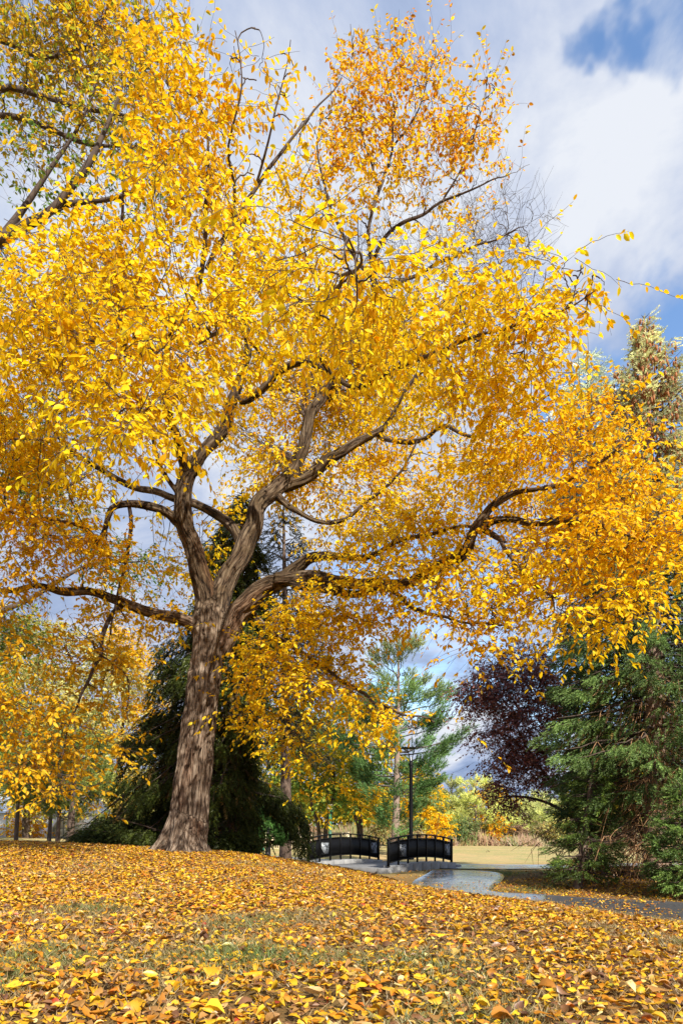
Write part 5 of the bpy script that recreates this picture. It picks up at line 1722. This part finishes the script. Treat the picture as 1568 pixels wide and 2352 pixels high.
def build_world():
    w = bpy.data.worlds.new('World')
    bpy.context.scene.world = w
    w.use_nodes = True
    nt = w.node_tree
    nt.nodes.clear()
    L = nt.links.new
    out = nd(nt, 'ShaderNodeOutputWorld')
    bg = nd(nt, 'ShaderNodeBackground', i_Strength=.14)
    L(bg.outputs[0], out.inputs['Surface'])
    sky = nd(nt, 'ShaderNodeTexSky', sky_type='NISHITA')
    sky.sun_disc = False
    sky.sun_elevation = SUN_EL
    sky.sun_rotation = SUN_AZ
    sky.air_density = 1.0
    sky.dust_density = .4
    sky.ozone_density = 2.5
    tc = nd(nt, 'ShaderNodeTexCoord')
    nrm = nd(nt, 'ShaderNodeVectorMath', operation='NORMALIZE')
    L(tc.outputs['Generated'], nrm.inputs[0])
    sep = nd(nt, 'ShaderNodeSeparateXYZ')
    L(nrm.outputs[0], sep.inputs[0])
    zp = nd(nt, 'ShaderNodeMath', operation='MAXIMUM')
    zp.inputs[1].default_value = 0.0
    L(sep.outputs['Z'], zp.inputs[0])
    za = nd(nt, 'ShaderNodeMath', operation='ADD')
    za.inputs[1].default_value = .16
    L(zp.outputs[0], za.inputs[0])
    cmb = nd(nt, 'ShaderNodeCombineXYZ')
    dx = nd(nt, 'ShaderNodeMath', operation='DIVIDE')
    dy = nd(nt, 'ShaderNodeMath', operation='DIVIDE')
    L(sep.outputs['X'], dx.inputs[0])
    L(za.outputs[0], dx.inputs[1])
    L(sep.outputs['Y'], dy.inputs[0])
    L(za.outputs[0], dy.inputs[1])
    L(dx.outputs[0], cmb.inputs[0])
    L(dy.outputs[0], cmb.inputs[1])

    def noise(scale, detail, rough, off, dist=0.0):
        mp = nd(nt, 'ShaderNodeMapping')
        mp.inputs['Location'].default_value = off
        mp.inputs['Scale'].default_value = (1.0, .8, 1)
        L(cmb.outputs[0], mp.inputs['Vector'])
        n = nd(nt, 'ShaderNodeTexNoise', i_Scale=scale, i_Detail=detail, i_Roughness=rough, i_Distortion=dist)
        L(mp.outputs[0], n.inputs['Vector'])
        return n.outputs['Fac']

    def math_(op, a, b=None, c=None):
        n = nd(nt, 'ShaderNodeMath', operation=op)
        for i, v in enumerate((a, b, c)):
            if v is None:
                continue
            if isinstance(v, (int, float)):
                n.inputs[i].default_value = v
            else:
                L(v, n.inputs[i])
        return n.outputs[0]

    wn = nd(nt, 'ShaderNodeTexNoise', i_Scale=5.0, i_Detail=5.0, i_Roughness=.6)
    L(nrm.outputs[0], wn.inputs['Vector'])
    wsub = nd(nt, 'ShaderNodeVectorMath', operation='MULTIPLY_ADD')
    L(wn.outputs['Color'], wsub.inputs[0])
    wsub.inputs[1].default_value = (.30, .30, .30)
    wsub.inputs[2].default_value = (-.15, -.15, -.15)
    wadd = nd(nt, 'ShaderNodeVectorMath', operation='ADD')
    L(nrm.outputs[0], wadd.inputs[0])
    L(wsub.outputs[0], wadd.inputs[1])
    wdir = nd(nt, 'ShaderNodeVectorMath', operation='NORMALIZE')
    L(wadd.outputs[0], wdir.inputs[0])

    def spot(u, v, rad, soft=1.0):
        """1 inside a patch of sky round the direction, falling to 0 at rad"""
        d = direction(u, v)
        dot = nd(nt, 'ShaderNodeVectorMath', operation='DOT_PRODUCT')
        L(wdir.outputs[0], dot.inputs[0])
        dot.inputs[1].default_value = tuple(d)
        mr = nd(nt, 'ShaderNodeMapRange', interpolation_type='SMOOTHSTEP')
        mr.inputs['From Min'].default_value = math.cos(math.radians(rad))
        mr.inputs['From Max'].default_value = 1.0
        L(dot.outputs['Value'], mr.inputs['Value'])
        return mr.outputs[0]
    base = noise(1.5, 7, .55, (3.2, 1.7, 0), .25)
    cover = math_('MULTIPLY_ADD', base, 1.35, .0)
    cover = math_('ADD', cover, math_('MULTIPLY_ADD', noise(7, 8, .62, (1, 5, 0), .4), .42, -.21))
    for u, v, rad, amt in [(1225, 75, 3.6, -.15), (1245, 130, 3, -.10), (1380, 70, 4, -.07), (1450, 60, 6, -.07), (1375, 65, 3, -.14), (1560, 70, 5, -.2), (1000, 40, 5, -.04), (1560, 820, 9, -.28), (1500, 1000, 8, -.22), (1000, 1480, 11, -.20), (960, 1560, 7, -.1), (200, 420, 9, -.16), (100, 100, 12, .16), (60, 250, 10, .08), (1560, 420, 8, -.06), (1290, 1500, 8, -.2),
                           (1350, 250, 16, .22), (700, 150, 16, .15), (1450, 550, 12, .1), (200, 1250, 20, .25), (900, 700, 18, .15), (1070, 1780, 7, .25), (480, 900, 15, .15)]:
        cover = math_('ADD', cover, math_('MULTIPLY', spot(u, v, rad), amt))
    mr = nd(nt, 'ShaderNodeMapRange', interpolation_type='SMOOTHSTEP')
    mr.inputs['From Min'].default_value = .36
    mr.inputs['From Max'].default_value = .66
    L(cover, mr.inputs['Value'])
    # cloud brightness
    lum = math_('MULTIPLY_ADD', noise(2.4, 9, .6, (7.1, 4.4, 2), .6), 1.9, -.42)
    for u, v, rad, amt in [(1330, 260, 11, .13), (1250, 330, 9, .07), (1540, 400, 7, .10), (700, 60, 12, .05), (1400, 600, 12, .03), (1080, 1720, 6, .14), (1000, 1440, 8, .12), (300, 1250, 18, -.06), (500, 900, 22, .12), (1070, 1810, 5, -.24), (1150, 1760, 5, -.16), (1150, 120, 7, -.12), (950, 60, 7, -.1), (1480, 700, 9, -.1), (450, 100, 9, -.05), (600, 750, 18, .16)]:
        lum = math_('ADD', lum, math_('MULTIPLY', spot(u, v, rad), amt))
    cr = ramp(nt, [(.22, (1.2, 1.6, 2.5)), (.42, (1.75, 2.15, 3.05)), (.60, (2.35, 2.65, 3.35)), (.85, (3.4, 3.55, 3.85))])
    L(lum, cr.inputs['Fac'])
    # deeper, more saturated blue between the clouds
    hs = nd(nt, 'ShaderNodeHueSaturation')
    hs.inputs['Saturation'].default_value = 1.05
    hs.inputs['Value'].default_value = 1.15
    L(sky.outputs[0], hs.inputs['Color'])
    mix = nd(nt, 'ShaderNodeMixRGB')
    L(mr.outputs[0], mix.inputs['Fac'])
    L(hs.outputs[0], mix.inputs['Color1'])
    L(cr.outputs['Color'], mix.inputs['Color2'])
    L(mix.outputs[0], bg.inputs['Color'])
    w.cycles.sampling_method = 'MANUAL'
    w.cycles.sample_map_resolution = 512

    s = bpy.data.lights.new('sun', 'SUN')
    s.energy = 5.0
    s.angle = math.radians(.6)
    s.color = (1.0, .93, .80)
    so = bpy.data.objects.new('sun', s)
    C.objects.link(so)
    d = Vector((math.sin(SUN_AZ) * math.cos(SUN_EL), math.cos(SUN_AZ) * math.cos(SUN_EL), math.sin(SUN_EL)))
    so.rotation_euler = d.to_track_quat('Z', 'Y').to_euler()
    so.location = d * 50


def build_camera():
    c = bpy.data.cameras.new('camera')
    o = bpy.data.objects.new('camera', c)
    C.objects.link(o)
    c.sensor_fit = 'HORIZONTAL'
    c.sensor_width = 24
    c.lens = 24
    c.shift_x = 0
    c.shift_y = (CV - 1176) / 1568
    c.clip_start = .05
    c.clip_end = 2000
    o.location = (0, 0, CAMH)
    o.rotation_euler = (math.radians(90), 0, 0)
    sc = bpy.context.scene
    sc.camera = o
    sc.view_settings.view_transform = 'Standard'
    sc.view_settings.look = 'None'
    sc.view_settings.exposure = .82
    sc.view_settings.gamma = 1
    sc.render.engine = 'CYCLES'
    cy = sc.cycles
    cy.max_bounces = 7
    cy.diffuse_bounces = 5
    cy.transmission_bounces = 6
    cy.glossy_bounces = 2
    cy.caustics_reflective = False
    cy.caustics_refractive = False
    cy.sample_clamp_indirect = 6


import time
_t = time.time()
for fn in (build_camera, build_world, build_ground, build_elm, build_left_tree, build_plum, build_conifers, build_background, build_bridge, build_lamp, build_fence_etc):
    fn()
    print(fn.__name__, round(time.time() - _t, 1))
